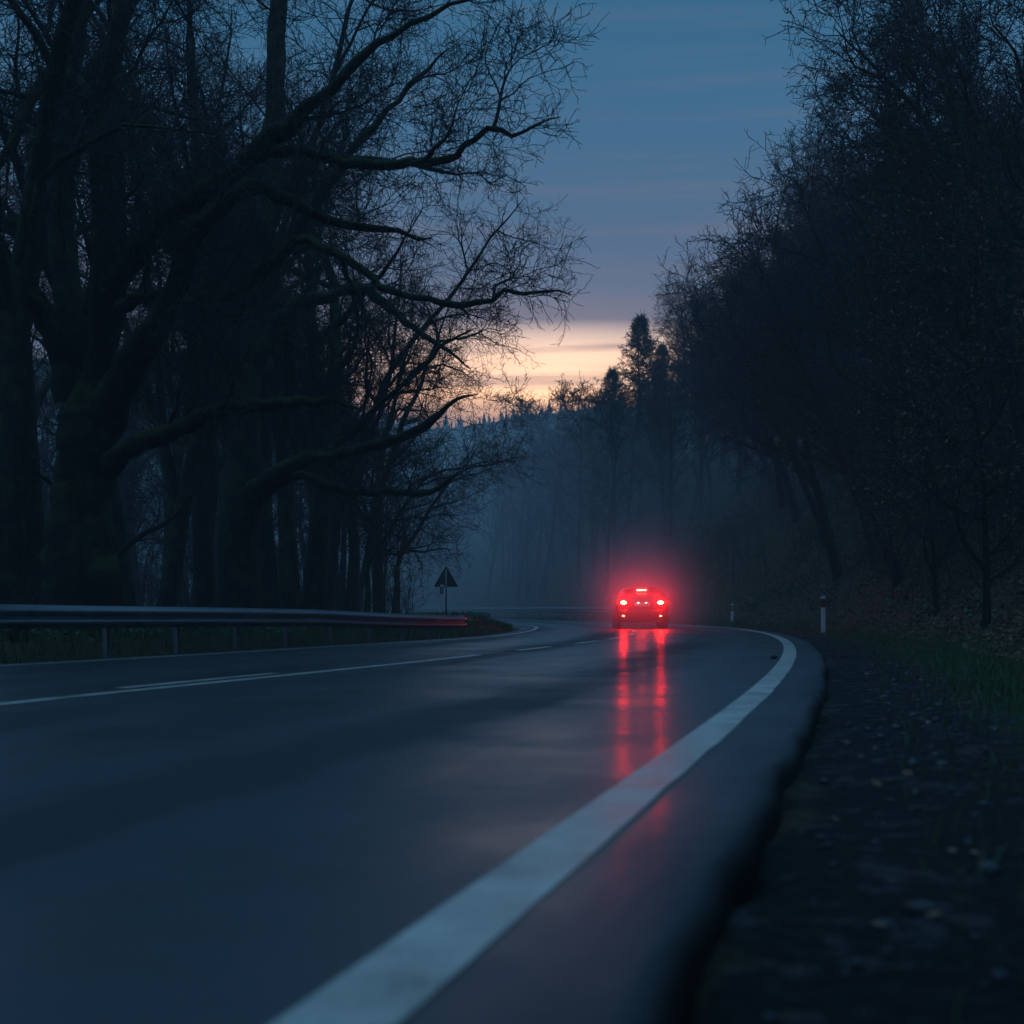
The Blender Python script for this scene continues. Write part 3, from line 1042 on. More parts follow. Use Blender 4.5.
def mass(name, pts, scl, label):
    S = Soup()
    z = ground_z(pts[:, 0], pts[:, 1])
    for i, (x, y) in enumerate(pts):
        V, F = LOW[i % 5]
        a = rng.uniform(0, 6.28)
        c, s = cos(a), sin(a)
        k = scl[i]
        W = np.column_stack([(V[:, 0] * c - V[:, 1] * s) * k + x, (V[:, 0] * s + V[:, 1] * c) * k + y, V[:, 2] * k + z[i]])
        n0 = S.n
        S.V.append(W); S.n += len(W)
        S.F += [f + n0 for f in F]
    o = link(name, S.mesh(name, M_TWIG))
    return tag(o, label, 'wood', kind='stuff')


pts, sc = [], []
# outer side of the bend and the valley side behind it
tries = 0
while len(pts) < 220 and tries < 8000:
    tries += 1
    D = rng.uniform(92, 205)
    x = rng.uniform(380, 840)
    X = (x - 512) * D / FPX
    dr, dl = sdist(np.array([X]), np.array([D]))
    if dr[0] < 4.5: continue
    # keep the wood under its skyline
    ymax = np.interp(x, [380, 470, 500, 560, 600, 660, 700, 840], [452, 472, 458, 424, 402, 368, 345, 200])
    zt = CAMH + (HZ - ymax) * D / FPX
    g0 = gz(X, D)
    k = min((zt - g0) / 12.5, 1.15) * rng.uniform(.8, 1.0)
    if k < .35: continue
    pts.append((X, D)); sc.append(k)
mass('hazy_woods', np.array(pts), sc, 'hazy leafless woods covering the slope beyond the bend')
# ridge and the deep left wood
pts, sc = [], []
for i in range(150):
    D = rng.uniform(66, 150)
    x = rng.uniform(-80, 395)
    X = (x - 512) * D / FPX
    dr, dl = sdist(np.array([X]), np.array([D]))
    if dl[0] < 5 and dr[0] < 5: continue
    pts.append((X, D)); sc.append(rng.uniform(.55, 1.0))
mass('distant_woods', np.array(pts), sc, 'distant woods on the ridge and deep behind the left trees')

S = Soup()
n = 420
RX = rng.uniform(-90, 45, n); RY = rng.uniform(222, 232, n)
RZ = ground_z(RX, RY)
for x, y, z in zip(RX, RY, RZ):
    h = rng.uniform(1.6, 3.4)
    w = h * rng.uniform(.17, .26)
    for l in range(6):
        f = l / 6
        k = 9
        a = np.arange(k) * 2 * pi / k + rng.uniform(0, 6)
        rr = w * (1 - f) * np.where(np.arange(k) % 2, .55, 1.0) * rng.uniform(.75, 1.25, k)
        ring = np.column_stack([x + np.cos(a) * rr, y + np.sin(a) * rr, np.full(k, z + h * f * .92 - .1)])
        top = np.array([[x, y, z + h * min(1, f + .30)]])
        S.add(np.concatenate([ring, top]), np.array([[q, (q + 1) % k, k] for q in range(k)]))
o = link('ridge_woods', S.mesh('ridge_woods', M_NEEDLE, False))
tag(o, 'line of tiny conifers along the far hazy ridge under the sunset', 'wood', kind='stuff')

# ------------------------------------------------------------------ undergrowth, grass, litter, gravel
def scatter(n, test, box):
    out = []
    tot = 0
    while tot < n:
        X = rng.uniform(box[0], box[1], n * 2)
        Y = rng.uniform(box[2], box[3], n * 2)
        z, dr, dl = ground_z(X, Y, True)
        vis = np.abs(X) < Y * .345 + 2.0
        ok = test(dr, dl, X, Y) & vis
        q = np.column_stack([X, Y, z])[ok]
        if len(q) == 0: break
        out.append(q); tot += len(q)
    return np.concatenate(out)[:n]


def blades(name, P, h, w, m, label, cat):
    n = len(P)
    a = rng.uniform(0, 6.28, n)
    d = np.column_stack([np.cos(a), np.sin(a), np.zeros(n)])
    ln = rng.normal(0, .45, (n, 2))
    H = (h * rng.uniform(.5, 1.4, n))[:, None]
    tip = P + np.column_stack([ln * H * .8, H[:, 0]])
    mid = P + np.column_stack([ln * H * .25, H[:, 0] * .6])
    V = np.stack([P - d * w, P + d * w, mid + d * w * .7, mid - d * w * .7, tip], 1)
    k = np.arange(n)[:, None] * 5
    F4 = k + np.array([[0, 1, 2, 3]])
    F3 = k + np.array([[3, 2, 4]])
    o = link(name, np_mesh(name, V.reshape(-1, 3), [F4, F3], m, False))
    return tag(o, label, cat, kind='stuff')


P = np.concatenate([scatter(42000, lambda dr, dl, X, Y: (dr > 1.1 + .5 * np.sin(Y * .9) + .4 * np.sin(Y * 2.3 + X)) & (dr < 3.1) & (rng.random(len(dr)) < np.exp(-((dr - 2.0) / .7) ** 2)), (-1, 22, 3, 60)),
                    scatter(1600, lambda dr, dl, X, Y: (dr > .5) & (dr < 1.6), (0, 20, 2.2, 50))])
blades('verge_grass', P, .075, .004, M_GRASS, 'short wet grass along the foot of the right bank', 'grass')
P = scatter(16000, lambda dr, dl, X, Y: (dl > .25) & (dl < 3.0), (-16, 0, 12, 60))
blades('inner_grass', P, .15, .006, M_GRASS, 'grass growing under the guardrails on the inner side of the bend', 'grass')
P = scatter(5000, lambda dr, dl, X, Y: (dr > .3) & (dr < 3.0), (-25, 12, 60, 112))
blades('outer_grass', P, .22, .012, M_GRASS, 'rough grass under the far guardrail', 'grass')

S = Soup()
P = scatter(30000, lambda dr, dl, X, Y: (dr > 2.2) & (dr < 16), (2, 32, 6, 75))
leaf_quads(S, P + np.array([0, 0, .03]) + rng.normal(0, .012, P.shape), .05, rng, .55)
P = scatter(140, lambda dr, dl, X, Y: (dr > .1) & (dr < 2.2), (0, 20, 2.2, 50))
leaf_quads(S, P + np.array([0, 0, .012]), .028, rng, .8)
o = link('fallen_leaves', S.mesh('fallen_leaves', M_LEAF_DRY, False))
tag(o, 'brown fallen leaves lying over the right bank', 'leaves', kind='stuff')

S = Soup()
P = scatter(16000, lambda dr, dl, X, Y: (dl > 1.2) & (dl < 9), (-18, 0, 12, 62))
leaf_quads(S, P + np.column_stack([np.zeros((len(P), 2)), rng.uniform(.02, .32, len(P))]), .05, rng, .3)
P = scatter(9000, lambda dr, dl, X, Y: (dr > 3.2) & (dr < 12) & (np.sin(X * 1.7 + Y * .6) + np.sin(Y * 1.1 - X * .8) > .7), (2, 30, 8, 70))
leaf_quads(S, P + np.column_stack([np.zeros((len(P), 2)), rng.uniform(.03, .5, len(P))]), .06, rng, .2)
o = link('ground_ivy', S.mesh('ground_ivy', M_GREEN, False))
tag(o, 'low leafy ground cover in the shade under the trees', 'ground cover', kind='stuff')

# thin stems and brambles
S = Soup()
P = np.concatenate([scatter(900, lambda dr, dl, X, Y: (dl > 3) & (dl < 30) & ((X / Y < -.068) | (Y < 48)), (-34, 0, 18, 85)),
                    scatter(620, lambda dr, dl, X, Y: (dr > 3.5) & (dr < 22), (2, 36, 20, 90))])
n = len(P)
d = nrm(rng.normal(0, .28, (n, 3)) + np.array([0, 0, 1]))
L = rng.uniform(.7, 3.6, n)
pp = [P - np.array([0, 0, .1])]
q = pp[0]
for k in range(7):
    d = d + rng.normal(0, .10, d.shape); d[:, 2] -= .02
    d = nrm(d)
    q = q + d * (L / 7)[:, None]
    pp.append(q)
Q = np.stack(pp, 1)
R = np.linspace(.014, .005, 8)[None] * np.ones((n, 1))
S.tubes(Q, R, 3)
A, AR = grow(Q, R, 7, .2, 1.0, (.3, 1.1), (.4, 1.0), 4, .15, .1, 0, .01, .005, .4)
S.tubes(A, AR, 3)
B, BR = grow(A, AR, 4, .15, 1.0, (.15, .4), (.4, 1.0), 3, .15, .1, 0, .01, .004, .4)
S.tubes(B, BR, 3)
o = link('undergrowth', S.mesh('undergrowth', M_TWIG))
tag(o, 'thin bare saplings and brambles under the trees', 'undergrowth', kind='stuff')

# gravel of the right verge
ico = bmesh.new()
bmesh.ops.create_icosphere(ico, subdivisions=1, radius=1)
IV = np.array([v.co[:] for v in ico.verts]); ico.verts.ensure_lookup_table()
IF = np.array([[v.index for v in f.verts] for f in ico.faces]); ico.free()
P = np.concatenate([scatter(380, lambda dr, dl, X, Y: (dr > .18) & (dr < 1.9), (-.5, 4, 1.6, 10)),
                    scatter(1300, lambda dr, dl, X, Y: (dr > .2) & (dr < 1.7), (1, 14, 8, 48))])
n = len(P)
s = (rng.gamma(2.0, .0055, n) + .004)[:, None, None]
V = IV[None] * (1 + rng.normal(0, .16, (n, 12, 1))) * s * rng.uniform(.6, 1.3, (n, 1, 3)) * np.array([1, 1, .7])
a = rng.uniform(0, 6.28, n)
c_, s_ = np.cos(a)[:, None], np.sin(a)[:, None]
V = np.stack([V[..., 0] * c_ - V[..., 1] * s_, V[..., 0] * s_ + V[..., 1] * c_, V[..., 2]], -1) + P[:, None] + np.array([0, 0, .004])
F = (np.arange(n) * 12)[:, None, None] + IF[None]
o = link('gravel', np_mesh('gravel', V.reshape(-1, 3), [F.reshape(-1, 3)], M_STONE, False))
tag(o, 'wet dark gravel on the muddy right verge', 'gravel', kind='stuff')

# a small dark stone lying in the right lane
bm = bmesh.new()
bmesh.ops.create_icosphere(bm, subdivisions=2, radius=.05)
for v in bm.verts:
    v.co *= 1 + random.uniform(-.15, .15)
    v.co.z *= .6
o = bm_obj('stone', bm, M_BLACK, None, True)
p = at(774, 659, CAMH * FPX / (659 - HZ))
o.location = (p[0], p[1], .028)
tag(o, 'small dark stone lying in the right lane beside the edge line', 'stone')

# ------------------------------------------------------------------ guardrails
PROF = [(-.030, .155), (-.002, .150), (.0, .138), (.045, .105), (.078, .085), (.080, .060), (.045, .030), (.006, .012), (.006, -.012), (.045, -.030),
        (.080, -.060), (.078, -.085), (.045, -.105), (.0, -.138), (-.002, -.150), (-.030, -.155)]


def guardrail(name, i0, i1, off, side, ztop, spacing, label, ends, group=None):
    """side +1: face towards the road is to the right of the line (rail on the left of the road)"""
    idx = np.arange(i0, i1 + 1)
    o = off[idx] if np.ndim(off) else np.full(len(idx), off)
    C_ = ST[idx, :2] + LN[idx] * o[:, None]
    zt = ztop(idx)
    g0 = ground_z(C_[:, 0], C_[:, 1])
    mid = len(idx) // 2
    root = empty(name, (C_[mid, 0], C_[mid, 1], float(g0[mid])))
    off3 = np.array([C_[mid, 0], C_[mid, 1], float(g0[mid])])
    nrmv = -LN[idx] * side                                         # towards the road
    rows = []
    sag = np.interp(np.arange(len(idx)), np.arange(0, len(idx), 8), rng.normal(0, .008, len(np.arange(0, len(idx), 8))))
    for (a, bz) in PROF:
        rows.append(np.column_stack([C_ + nrmv * a, zt - .155 + bz + sag]))
    front = np.stack(rows, 1)
    back = front - np.concatenate([nrmv, np.zeros((len(idx), 1))], 1)[:, None] * .006
    n, k = len(idx), len(PROF)
    ring = np.concatenate([front, back[:, ::-1]], 1) - off3
    m = ring.shape[1]
    ii = np.arange(n - 1)[:, None] * m
    jj = np.arange(m)[None]
    F = np.stack([ii + jj, ii + (jj + 1) % m, ii + m + (jj + 1) % m, ii + m + jj], -1).reshape(-1, 4)
    caps = []
    for e in (0, n - 1):
        for q in range(k - 1):
            caps.append([e * m + q, e * m + q + 1, e * m + m - 2 - q, e * m + m - 1 - q])
    link('beam', np_mesh('beam', ring.reshape(-1, 3), [F, np.array(caps)], M_GALV, False), root)
    for q in range(3, n - 2, 8):
        fr = front[q:q + 2].copy()
        fr[1] = fr[0] + (fr[1] - fr[0]) * .64
        fo = fr + np.concatenate([nrmv[q:q + 2], np.zeros((2, 1))], 1)[:, None] * .003 - off3
        fi = fr - np.concatenate([nrmv[q:q + 2], np.zeros((2, 1))], 1)[:, None] * .001 - off3
        rg = np.concatenate([fo, fi[:, ::-1]], 1)
        jq = np.arange(m)
        Fq = np.stack([jq, (jq + 1) % m, m + (jq + 1) % m, m + jq], -1)
        cp = [[e * m + w, e * m + w + 1, e * m + m - 2 - w, e * m + m - 1 - w] for e in (0, 1) for w in range(k - 1)]
        link('lap_joint', np_mesh('lap_joint', rg.reshape(-1, 3), [Fq], M_GALV, False), root)
    # posts with a spacer behind the beam
    ds = np.concatenate([[0], np.cumsum(np.linalg.norm(np.diff(C_, axis=0), axis=1))])
    pos = np.arange(.5, ds[-1] - .2, spacing)
    pm = None
    for d in pos:
        j = int(np.argmin(np.abs(ds - d)))
        c = C_[j] - nrmv[j] * .13
        h = zt[j] - .05 - g0[j] + .3
        bm = bmesh.new()
        bx(bm, 0, 0, h / 2 - .3, .012, .11, h)                      # web of the C section
        bx(bm, .032, .049, h / 2 - .3, .052, .012, h)
        bx(bm, .032, -.049, h / 2 - .3, .052, .012, h)
        po = bm_obj('post', bm, M_POST, root)
        po.location = (c[0] - off3[0], c[1] - off3[1], g0[j] - off3[2])
        po.rotation_euler = (0, 0, math.atan2(nrmv[j][1], nrmv[j][0]))
        bm = bmesh.new()
        bx(bm, .098, 0, zt[j] - .16 - g0[j], .072, .09, .16)
        bm_obj('spacer', bm, M_POST, po, bevel=.006)
        bm = bmesh.new()
        bmesh.ops.create_cone(bm, cap_ends=True, segments=8, radius1=.016, radius2=.011, depth=.022)
        for v in bm.verts:
            v.co = (v.co.z + .1475, v.co.x, v.co.y + zt[j] - .155 - g0[j])
        bm_obj('bolt', bm, M_GALV, po)
    if ends:
        j = n - 1
        bm = bmesh.new()
        tdir = np.array([sin(ST[idx[j], 2]), cos(ST[idx[j], 2])])
        # rounded end shoe wrapped away from the road
        prev = None
        prof = [(0, .16, -.16), (.10, .165, -.165), (.20, .15, -.15), (.26, .12, -.12), (.28, .08, -.08)]
        vs = []
        for q, (l, a_, b_) in enumerate(prof):
            xy = C_[j] + tdir * l - nrmv[j] * (.0 + l * l * 1.8) + nrmv[j] * .03
            vs.append([bm.verts.new((xy[0] - off3[0], xy[1] - off3[1], zt[j] - .155 + zz - off3[2])) for zz in (a_, 0, b_)])
        for q in range(len(vs) - 1):
            for w in range(2):
                bm.faces.new((vs[q][w], vs[q + 1][w], vs[q + 1][w + 1], vs[q][w + 1]))
        eo = bm_obj('end_shoe', bm, M_GALV, root, True)
        md = eo.modifiers.new('thick', 'SOLIDIFY')
        md.thickness = .008
    tag(root, label, 'guardrail', group)
    return root


i0, i1 = st_at(6), st_at(35.4)
Dst = ST[:, 1]
guardrail('guardrail', i0, i1, 2 * WL + .38, 1, lambda ix: np.interp(Dst[ix], [10, 17, 26, 34], [.72, .72, .66, .50]), 2.0,
          'near grey steel guardrail running in from the left picture edge before the mossy trees', True)
# outer side of the bend: from behind the car to the left
j0 = int(np.argmax((ST[:, 2] < -.10)))
j1 = int(np.argmax((ST[:, 2] < -.85)))
guardrail('guardrail', j0 + 18, j1, -1.35, -1, lambda ix: np.full(len(ix), .76), 4.0,
          'far steel guardrail along the outer side of the bend behind the car', False)

# ------------------------------------------------------------------ warning sign seen from behind
SD = 58.0
p = at(446, 612, SD)
zg = gz(p[0], p[1])
root = empty('warning_sign', (p[0], p[1], zg))
z0 = at(446, 587, SD)[2] - zg
z1 = at(446, 565.5, SD)[2] - zg
hw = 12.6 * SD / FPX
bm = bmesh.new()
tri = [(-hw, z0), (hw, z0), (0, z1)]
# rounded corners
ring = []
for q in range(3):
    a, b_, c = np.array(tri[q - 1]), np.array(tri[q]), np.array(tri[(q + 1) % 3])
    u, v = (a - b_) / np.linalg.norm(a - b_), (c - b_) / np.linalg.norm(c - b_)
    for t in (0, .25, .5, .75, 1):
        s1, s2 = .09 * (1 - t) ** 2, .09 * t ** 2
        ring.append(b_ + u * s1 + v * s2)
f1 = [bm.verts.new((q[0], -.012, q[1])) for q in ring]
f2 = [bm.verts.new((q[0], .012, q[1])) for q in ring]
bm.faces.new(f1); bm.faces.new(f2[::-1])
for q in range(len(ring)):
    bm.faces.new((f1[q], f1[(q + 1) % len(ring)], f2[(q + 1) % len(ring)], f2[q]))
bm_obj('plate', bm, M_SIGN_BACK, root)
bm = bmesh.new()
bmesh.ops.create_cone(bm, cap_ends=True, segments=14, radius1=.038, radius2=.038, depth=z1 + .2)
for v in bm.verts:
    v.co.z += (z1 + .2) / 2 - .35
    v.co.y -= .055
bm_obj('pole', bm, M_POST, root, True)
for zc in (z0 + .14, z0 + .46):
    bm = bmesh.new()
    bx(bm, 0, -.055, zc, .12, .095, .035)
    bm_obj('clamp', bm, M_GALV, root, bevel=.006)
root.rotation_euler = (0, 0, radians(4))
tag(root, 'triangular warning sign seen from behind on a pole at the inner side of the bend', 'sign')

# ------------------------------------------------------------------ roadside marker posts


def delineator(x, ybase, ytop, D, label, lean=0.0, red=True, rz=0.0):
    p = at(x, ybase, D)
    zg = gz(p[0], p[1])
    H = at(x, ytop, D)[2] - zg
    root = empty('marker_post', (p[0], p[1], zg), rz)
    root.rotation_euler = (0, lean, rz)
    # triangular hollow section with slanted top, flat face to oncoming traffic
    sec = [(-.06, -.045), (.06, -.045), (.065, -.03), (.014, .06), (-.014, .06), (-.065, -.03)]

    def seg(name, za, zb, slant, m, grow_=0.0):
        bm = bmesh.new()
        a = [bm.verts.new((sx_ * (1 + grow_), sy_ * (1 + grow_), za)) for sx_, sy_ in sec]
        t = [bm.verts.new((sx_ * (1 + grow_), sy_ * (1 + grow_), zb - slant * (sy_ + .045))) for sx_, sy_ in sec]
        bm.faces.new(a[::-1]); bm.faces.new(t)
        for q in range(6):
            bm.faces.new((a[q], a[(q + 1) % 6], t[(q + 1) % 6], t[q]))
        return bm_obj(name, bm, m, root)
    seg('body', -.3, H - .32, 0, M_WHITE)
    seg('black_band', H - .32, H - .07, 0, M_BLACK, .012)
    seg('cap', H - .07, H + .02, .6, M_WHITE)
    bm = bmesh.new()
    bx(bm, 0, -.0485, H - .195, .045, .006, .17)
    bm_obj('reflector', bm, M_CATEYE if red else M_CATEYE_W, root, bevel=.004)
    tag(root, label, 'marker post', 'roadside marker posts')
    return root


delineator(823, 631, 596.5, 44.0, 'white marker post with dark band nearest on the right verge', red=True)
delineator(732, 625, 604, 66.0, 'small white marker post on the verge right of the car', red=False)
delineator(439, 612, 585, 56.5, 'pale leaning marker post beside the triangular warning sign', lean=radians(5), red=False)

# ------------------------------------------------------------------ the car
CX, CD = (642 - 512) * 50.0 / FPX, 50.0
car = empty('car', (CX, CD, 0.0), radians(-2.0))
tag(car, 'dark hatchback seen from behind with its brake lights glowing red on the wet road', 'car')
stn = [  # y, zbottom, half width, belt z, roof z, roof half width
    (0.00, .36, .78, .74, .77, .66), (.03, .30, .845, .84, .87, .70), (.10, .26, .875, .93, .98, .70), (.20, .24, .885, .97, 1.09, .70), (.48, .21, .895, .98, 1.32, .64),
    (.62, .20, .895, .98, 1.37, .64), (1.0, .19, .895, .97, 1.42, .64), (1.6, .19, .895, .96, 1.44, .64), (2.2, .19, .895, .96, 1.40, .61),
    (2.75, .19, .895, .95, 1.15, .64), (3.05, .19, .89, .93, 1.00, .70), (3.6, .20, .88, .86, .92, .72), (3.95, .22, .84, .76, .82, .66), (4.12, .25, .74, .64, .70, .58), (4.18, .34, .60, .55, .60, .5)]
bm = bmesh.new()
rings = []
for (y, zb, w, bz, rz_, wr) in stn:
    half = [(0, zb), (.55 * w, zb), (.90 * w, zb + .02), (.975 * w, zb + .12), (w, zb + (bz - zb) * .55), (.99 * w, bz - .07), (.955 * w, bz),
            (wr + (w * .955 - wr) * .30, bz + (rz_ - bz) * .70), (wr, rz_ - .035), (wr * .82, rz_ - .008), (wr * .45, rz_ + .004), (0, rz_ + .008)]
    full = half + [(-a, b_) for a, b_ in half[-2:0:-1]]
    rings.append([bm.verts.new((a, y, b_)) for a, b_ in full])
nr = len(rings[0])
for a, b_ in zip(rings[:-1], rings[1:]):
    for q in range(nr):
        bm.faces.new((a[q], a[(q + 1) % nr], b_[(q + 1) % nr], b_[q]))
bm.faces.new(rings[0]); bm.faces.new(rings[-1][::-1])
bm_obj('body', bm, M_PAINT, car, True, subsurf=1)


def slab(name, quad, thick, m, parent, bevel=.01, sub=0):
    """quad: 4+ points; extruded along its normal"""
    bm = bmesh.new()
    q = np.array(quad, float)
    n_ = np.cross(q[1] - q[0], q[2] - q[0]); n_ /= np.linalg.norm(n_)
    a = [bm.verts.new(v) for v in q - n_ * thick / 2]
    b_ = [bm.verts.new(v) for v in q + n_ * thick / 2]
    bm.faces.new(a[::-1]); bm.faces.new(b_)
    for k in range(len(q)):
        bm.faces.new((a[k], a[(k + 1) % len(q)], b_[(k + 1) % len(q)], b_[k]))
    return bm_obj(name, bm, m, parent, bevel=bevel)


slab('rear_window', [(-.60, .185, 1.03), (.60, .185, 1.03), (.575, .455, 1.28), (-.575, .455, 1.28)], .03, M_GLASS, car)
slab('windscreen', [(.62, 2.80, 1.13), (-.62, 2.80, 1.13), (-.53, 2.27, 1.375), (.53, 2.27, 1.375)], .03, M_GLASS, car)
for s_ in (-1, 1):
    for (ya, yb, yc, yd) in ((.62, 1.42, 1.42, .80), (1.50, 2.55, 2.20, 1.50)):
        w0, w1 = .850, .735
        q = [(s_ * w0, ya, 1.01), (s_ * w0, yb, 1.01), (s_ * w1, yc, 1.31), (s_ * w1, yd, 1.31)]
        slab('side_window', q if s_ > 0 else q[::-1], .02, M_GLASS, car, bevel=.004)
    # outside mirror
    bm = bmesh.new()
    bx(bm, s_ * .99, 2.36, 1.02, .17, .09, .12)
    mo = bm_obj('mirror', bm, M_PAINT, car, bevel=.03)
    bm = bmesh.new()
    bx(bm, s_ * .99, 2.311, 1.02, .14, .006, .095)
    bm_obj('mirror_glass', bm, M_GLASS, mo)
    # head lamps
    bm = bmesh.new()
    bx(bm, s_ * .66, 4.02, .70, .26, .16, .12)
    bm_obj('headlight', bm, M_LENS, car, bevel=.03)
    # tail lamp: outer lens body and the lit brake element
    q = [(s_ * .46, -.004, .80), (s_ * .74, .018, .795), (s_ * .83, .055, .83), (s_ * .84, .095, .93), (s_ * .70, .075, .96), (s_ * .50, .045, .94)]
    lm = slab('tail_lamp', q if s_ > 0 else q[::-1], .07, M_TAILDIM, car, bevel=.012)
    bm = bmesh.new()
    bmesh.ops.create_uvsphere(bm, u_segments=16, v_segments=10, radius=1)
    for v in bm.verts:
        v.co = (v.co.x * .105 + s_ * .615, v.co.y * .03 - .020, v.co.z * .062 + .875)
    bm_obj('brake_lamp', bm, M_BRAKE, lm, True)
    # low bumper lamps
    bm = bmesh.new()
    bmesh.ops.create_uvsphere(bm, u_segments=14, v_segments=8, radius=1)
    for v in bm.verts:
        v.co = (v.co.x * .055 + s_ * .61, v.co.y * .02 - .020, v.co.z * .032 + .43)
    bm_obj('bumper_lamp', bm, M_FOG, car, True)
# rear bumper, spoiler, third brake light, plate
bm = bmesh.new()
vs = []
for x, y in ((-.86, .12), (-.84, .02), (-.70, -.035), (-.35, -.055), (0, -.06), (.35, -.055), (.70, -.035), (.84, .02), (.86, .12)):
    vs.append([bm.verts.new((x, y + dy, z)) for dy, z in ((.09, .26), (.02, .27), (0, .40), (.0, .56), (.03, .63), (.10, .645))])
for a, b_ in zip(vs[:-1], vs[1:]):
    for q in range(5):
        bm.faces.new((a[q], a[q + 1], b_[q + 1], b_[q]))
bu = bm_obj('bumper', bm, M_PAINT, car, True, subsurf=1)
bm = bmesh.new()
bx(bm, 0, -.02, .315, 1.05, .06, .09)
bm_obj('diffuser', bm, M_TRIM, bu, bevel=.015)
bm = bmesh.new()
vs = []
for x, zz in ((-.56, 1.325), (-.40, 1.352), (-.15, 1.362), (.15, 1.362), (.40, 1.352), (.56, 1.325)):
    vs.append([bm.verts.new((x, y, zz + dz)) for y, dz in ((.72, .030), (.50, .030), (.33, .008), (.325, -.012), (.50, -.035))])
for a, b_ in zip(vs[:-1], vs[1:]):
    for q in range(5):
        bm.faces.new((a[q], a[(q + 1) % 5], b_[(q + 1) % 5], b_[q]))
bm.faces.new(vs[0]); bm.faces.new(vs[-1][::-1])
sp = bm_obj('spoiler', bm, M_PAINT, car, True)
bm = bmesh.new()
bx(bm, 0, .328, 1.293, .34, .035, .055)
bm_obj('high_brake_light', bm, M_BRAKE_HIGH, car, bevel=.012)
pl = slab('number_plate', [(-.255, -.050, .745), (.255, -.050, .745), (.255, -.040, .855), (-.255, -.040, .855)], .012, M_PLATE, car, bevel=.004)
bm = bmesh.new()                                                   # the plate is unreadable: a few dark strokes
for x in (-.17, -.11, -.02, .03, .10, .16, .20):
    bx(bm, x, -.054, .797, .030, .006, .055)
bm_obj('plate_marks', bm, M_PLATE_TXT, pl)
for s_ in (-1, 1):
    bm = bmesh.new()
    bx(bm, s_ * .13, -.060, .872, .06, .03, .016)
    bm_obj('plate_lamp', bm, M_PLATELAMP, car, bevel=.004)
bm = bmesh.new()
bmesh.ops.create_cone(bm, cap_ends=True, segments=14, radius1=.03, radius2=.03, depth=.2)
for v in bm.verts:
    v.co = (v.co.x + .50, v.co.z + .02, v.co.y + .235)
bm_obj('exhaust', bm, M_CHROME, car, True)
bm = bmesh.new()
bx(bm, 0, .35, 1.05, .10, .015, .012)
bm_obj('rear_wiper', bm, M_TRIM, car)
for s_ in (-1, 1):
    for y in (.74, 3.28):
        w = empty('wheel', (s_ * .785, y, .32))
        w.parent = car
        S = Soup()
        a = np.linspace(0, 2 * pi, 33)
        ringp = np.stack([np.zeros(33), np.cos(a) * .255, np.sin(a) * .255], -1)[None]
        # tyre: lathe
        prof = [(-.105, .215), (-.108, .26), (-.10, .300), (-.075, .318), (0, .320), (.075, .318), (.10, .300), (.108, .26), (.105, .215)]
        V = np.array([[(px0, cos(t) * r_, sin(t) * r_) for px0, r_ in prof] for t in a[:-1]])
        m_ = len(prof)
        ii = np.arange(32)[:, None]
        jj = np.arange(m_ - 1)[None]
        F = np.stack([ii * m_ + jj, ii * m_ + jj + 1, ((ii + 1) % 32) * m_ + jj + 1, ((ii + 1) % 32) * m_ + jj], -1).reshape(-1, 4)
        link('tyre', np_mesh('tyre', V.reshape(-1, 3), [F], M_TYRE), w)
        bm = bmesh.new()
        bmesh.ops.create_cone(bm, cap_ends=True, segments=32, radius1=.218, radius2=.218, depth=.03)
        for v in bm.verts:
            v.co = (v.co.z + s_ * .06, v.co.x, v.co.y)
        for q in range(5):
            t = q * 2 * pi / 5
            vv = bmesh.ops.create_cube(bm, size=1)['verts']
            for v in vv:
                l, h_ = v.co.y * .055, v.co.z * .19 + .11
                v.co = (s_ * .085 + v.co.x * .03, l * cos(t) - h_ * sin(t), l * sin(t) + h_ * cos(t))
        bm_obj('rim', bm, M_RIM, w)
        bm = bmesh.new()                                           # dark arch lip over the wheel
        vs = []
        for t in np.linspace(-.12, pi + .12, 17):
            vs.append([bm.verts.new((s_ * xx, y + cos(t) * rr_, .32 + sin(t) * rr_)) for xx, rr_ in ((.84, .345), (.905, .345), (.910, .385), (.86, .395))])
        for a_, b_ in zip(vs[:-1], vs[1:]):
            for q in range(4):
                bm.faces.new((a_[q], a_[(q + 1) % 4], b_[(q + 1) % 4], b_[q]))
        bm_obj('arch_trim', bm, M_TRIM, car, True)

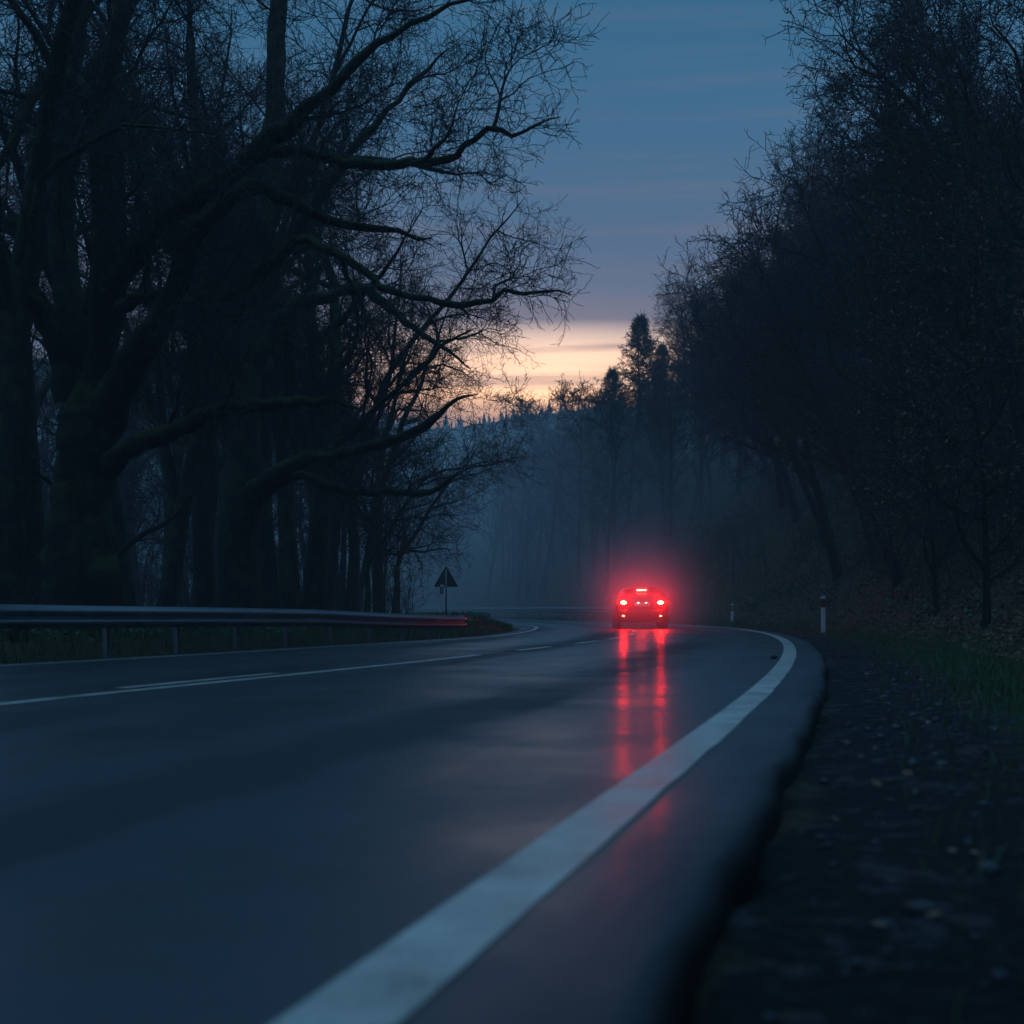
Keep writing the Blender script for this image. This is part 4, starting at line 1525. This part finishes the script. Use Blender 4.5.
# ------------------------------------------------------------------ haze: one even box of misty air
def volume(name, lo, hi, density, col, aniso, label, ell=False):
    bm = bmesh.new()
    if ell:
        bmesh.ops.create_uvsphere(bm, u_segments=32, v_segments=16, radius=1)
        for v in bm.verts:
            v.co = [(lo[k] + hi[k]) / 2 + v.co[k] * (hi[k] - lo[k]) / 2 for k in range(3)]
    else:
        bx(bm, *[(lo[k] + hi[k]) / 2 for k in range(3)], *[hi[k] - lo[k] for k in range(3)])
    m = bpy.data.materials.new(name + '_air')
    m.use_nodes = True
    t = m.node_tree
    t.nodes.remove(t.nodes['Principled BSDF'])
    v = N(t, 'ShaderNodeVolumePrincipled')
    v.inputs['Color'].default_value = (*col, 1)
    v.inputs['Density'].default_value = density
    v.inputs['Anisotropy'].default_value = aniso
    t.links.new(v.outputs[0], t.nodes['Material Output'].inputs['Volume'])
    o = bm_obj(name, bm, m)
    return tag(o, label, 'haze', kind='stuff')


HAZE = 0.0013
volume('haze', (-298, -48, -1.4), (299, 306, 48.0), HAZE, (.95, .97, 1.0), 0.1, 'thin blue evening haze filling the valley')

mo = volume('mist', (CX - 6.0, CD - 6.5, -4.2), (CX + 6.0, CD + 5.5, 5.8), 0.0, (.92, .95, 1.0), 0.0, 'soft mist added around the braking car to carry its red halo', True)  # added volume, densest at the car, that spreads the brake lamps' glow
t = mo.active_material.node_tree
g = N(t, 'ShaderNodeTexCoord')
vm = N(t, 'ShaderNodeVectorMath', operation='SUBTRACT')
t.links.new(g.outputs['Object'], vm.inputs[0])
vm.inputs[1].default_value = (CX, CD + .5, .9)
ln = N(t, 'ShaderNodeVectorMath', operation='LENGTH')
t.links.new(vm.outputs[0], ln.inputs[0])
f = M(t, 'SUBTRACT', 1.0, M(t, 'DIVIDE', ln.outputs['Value'], 4.8), clamp=True)
vol = [n for n in t.nodes if n.type == 'PRINCIPLED_VOLUME'][0]
t.links.new(M(t, 'MULTIPLY', M(t, 'POWER', f, 4.6), 0.80), vol.inputs['Density'])

volume('valley_mist', (-80, 83, -12), (70, 212, 19), 0.019, (1.0, .94, .92), 0.1, 'bank of pale mist lying in the valley beyond the bend', True)
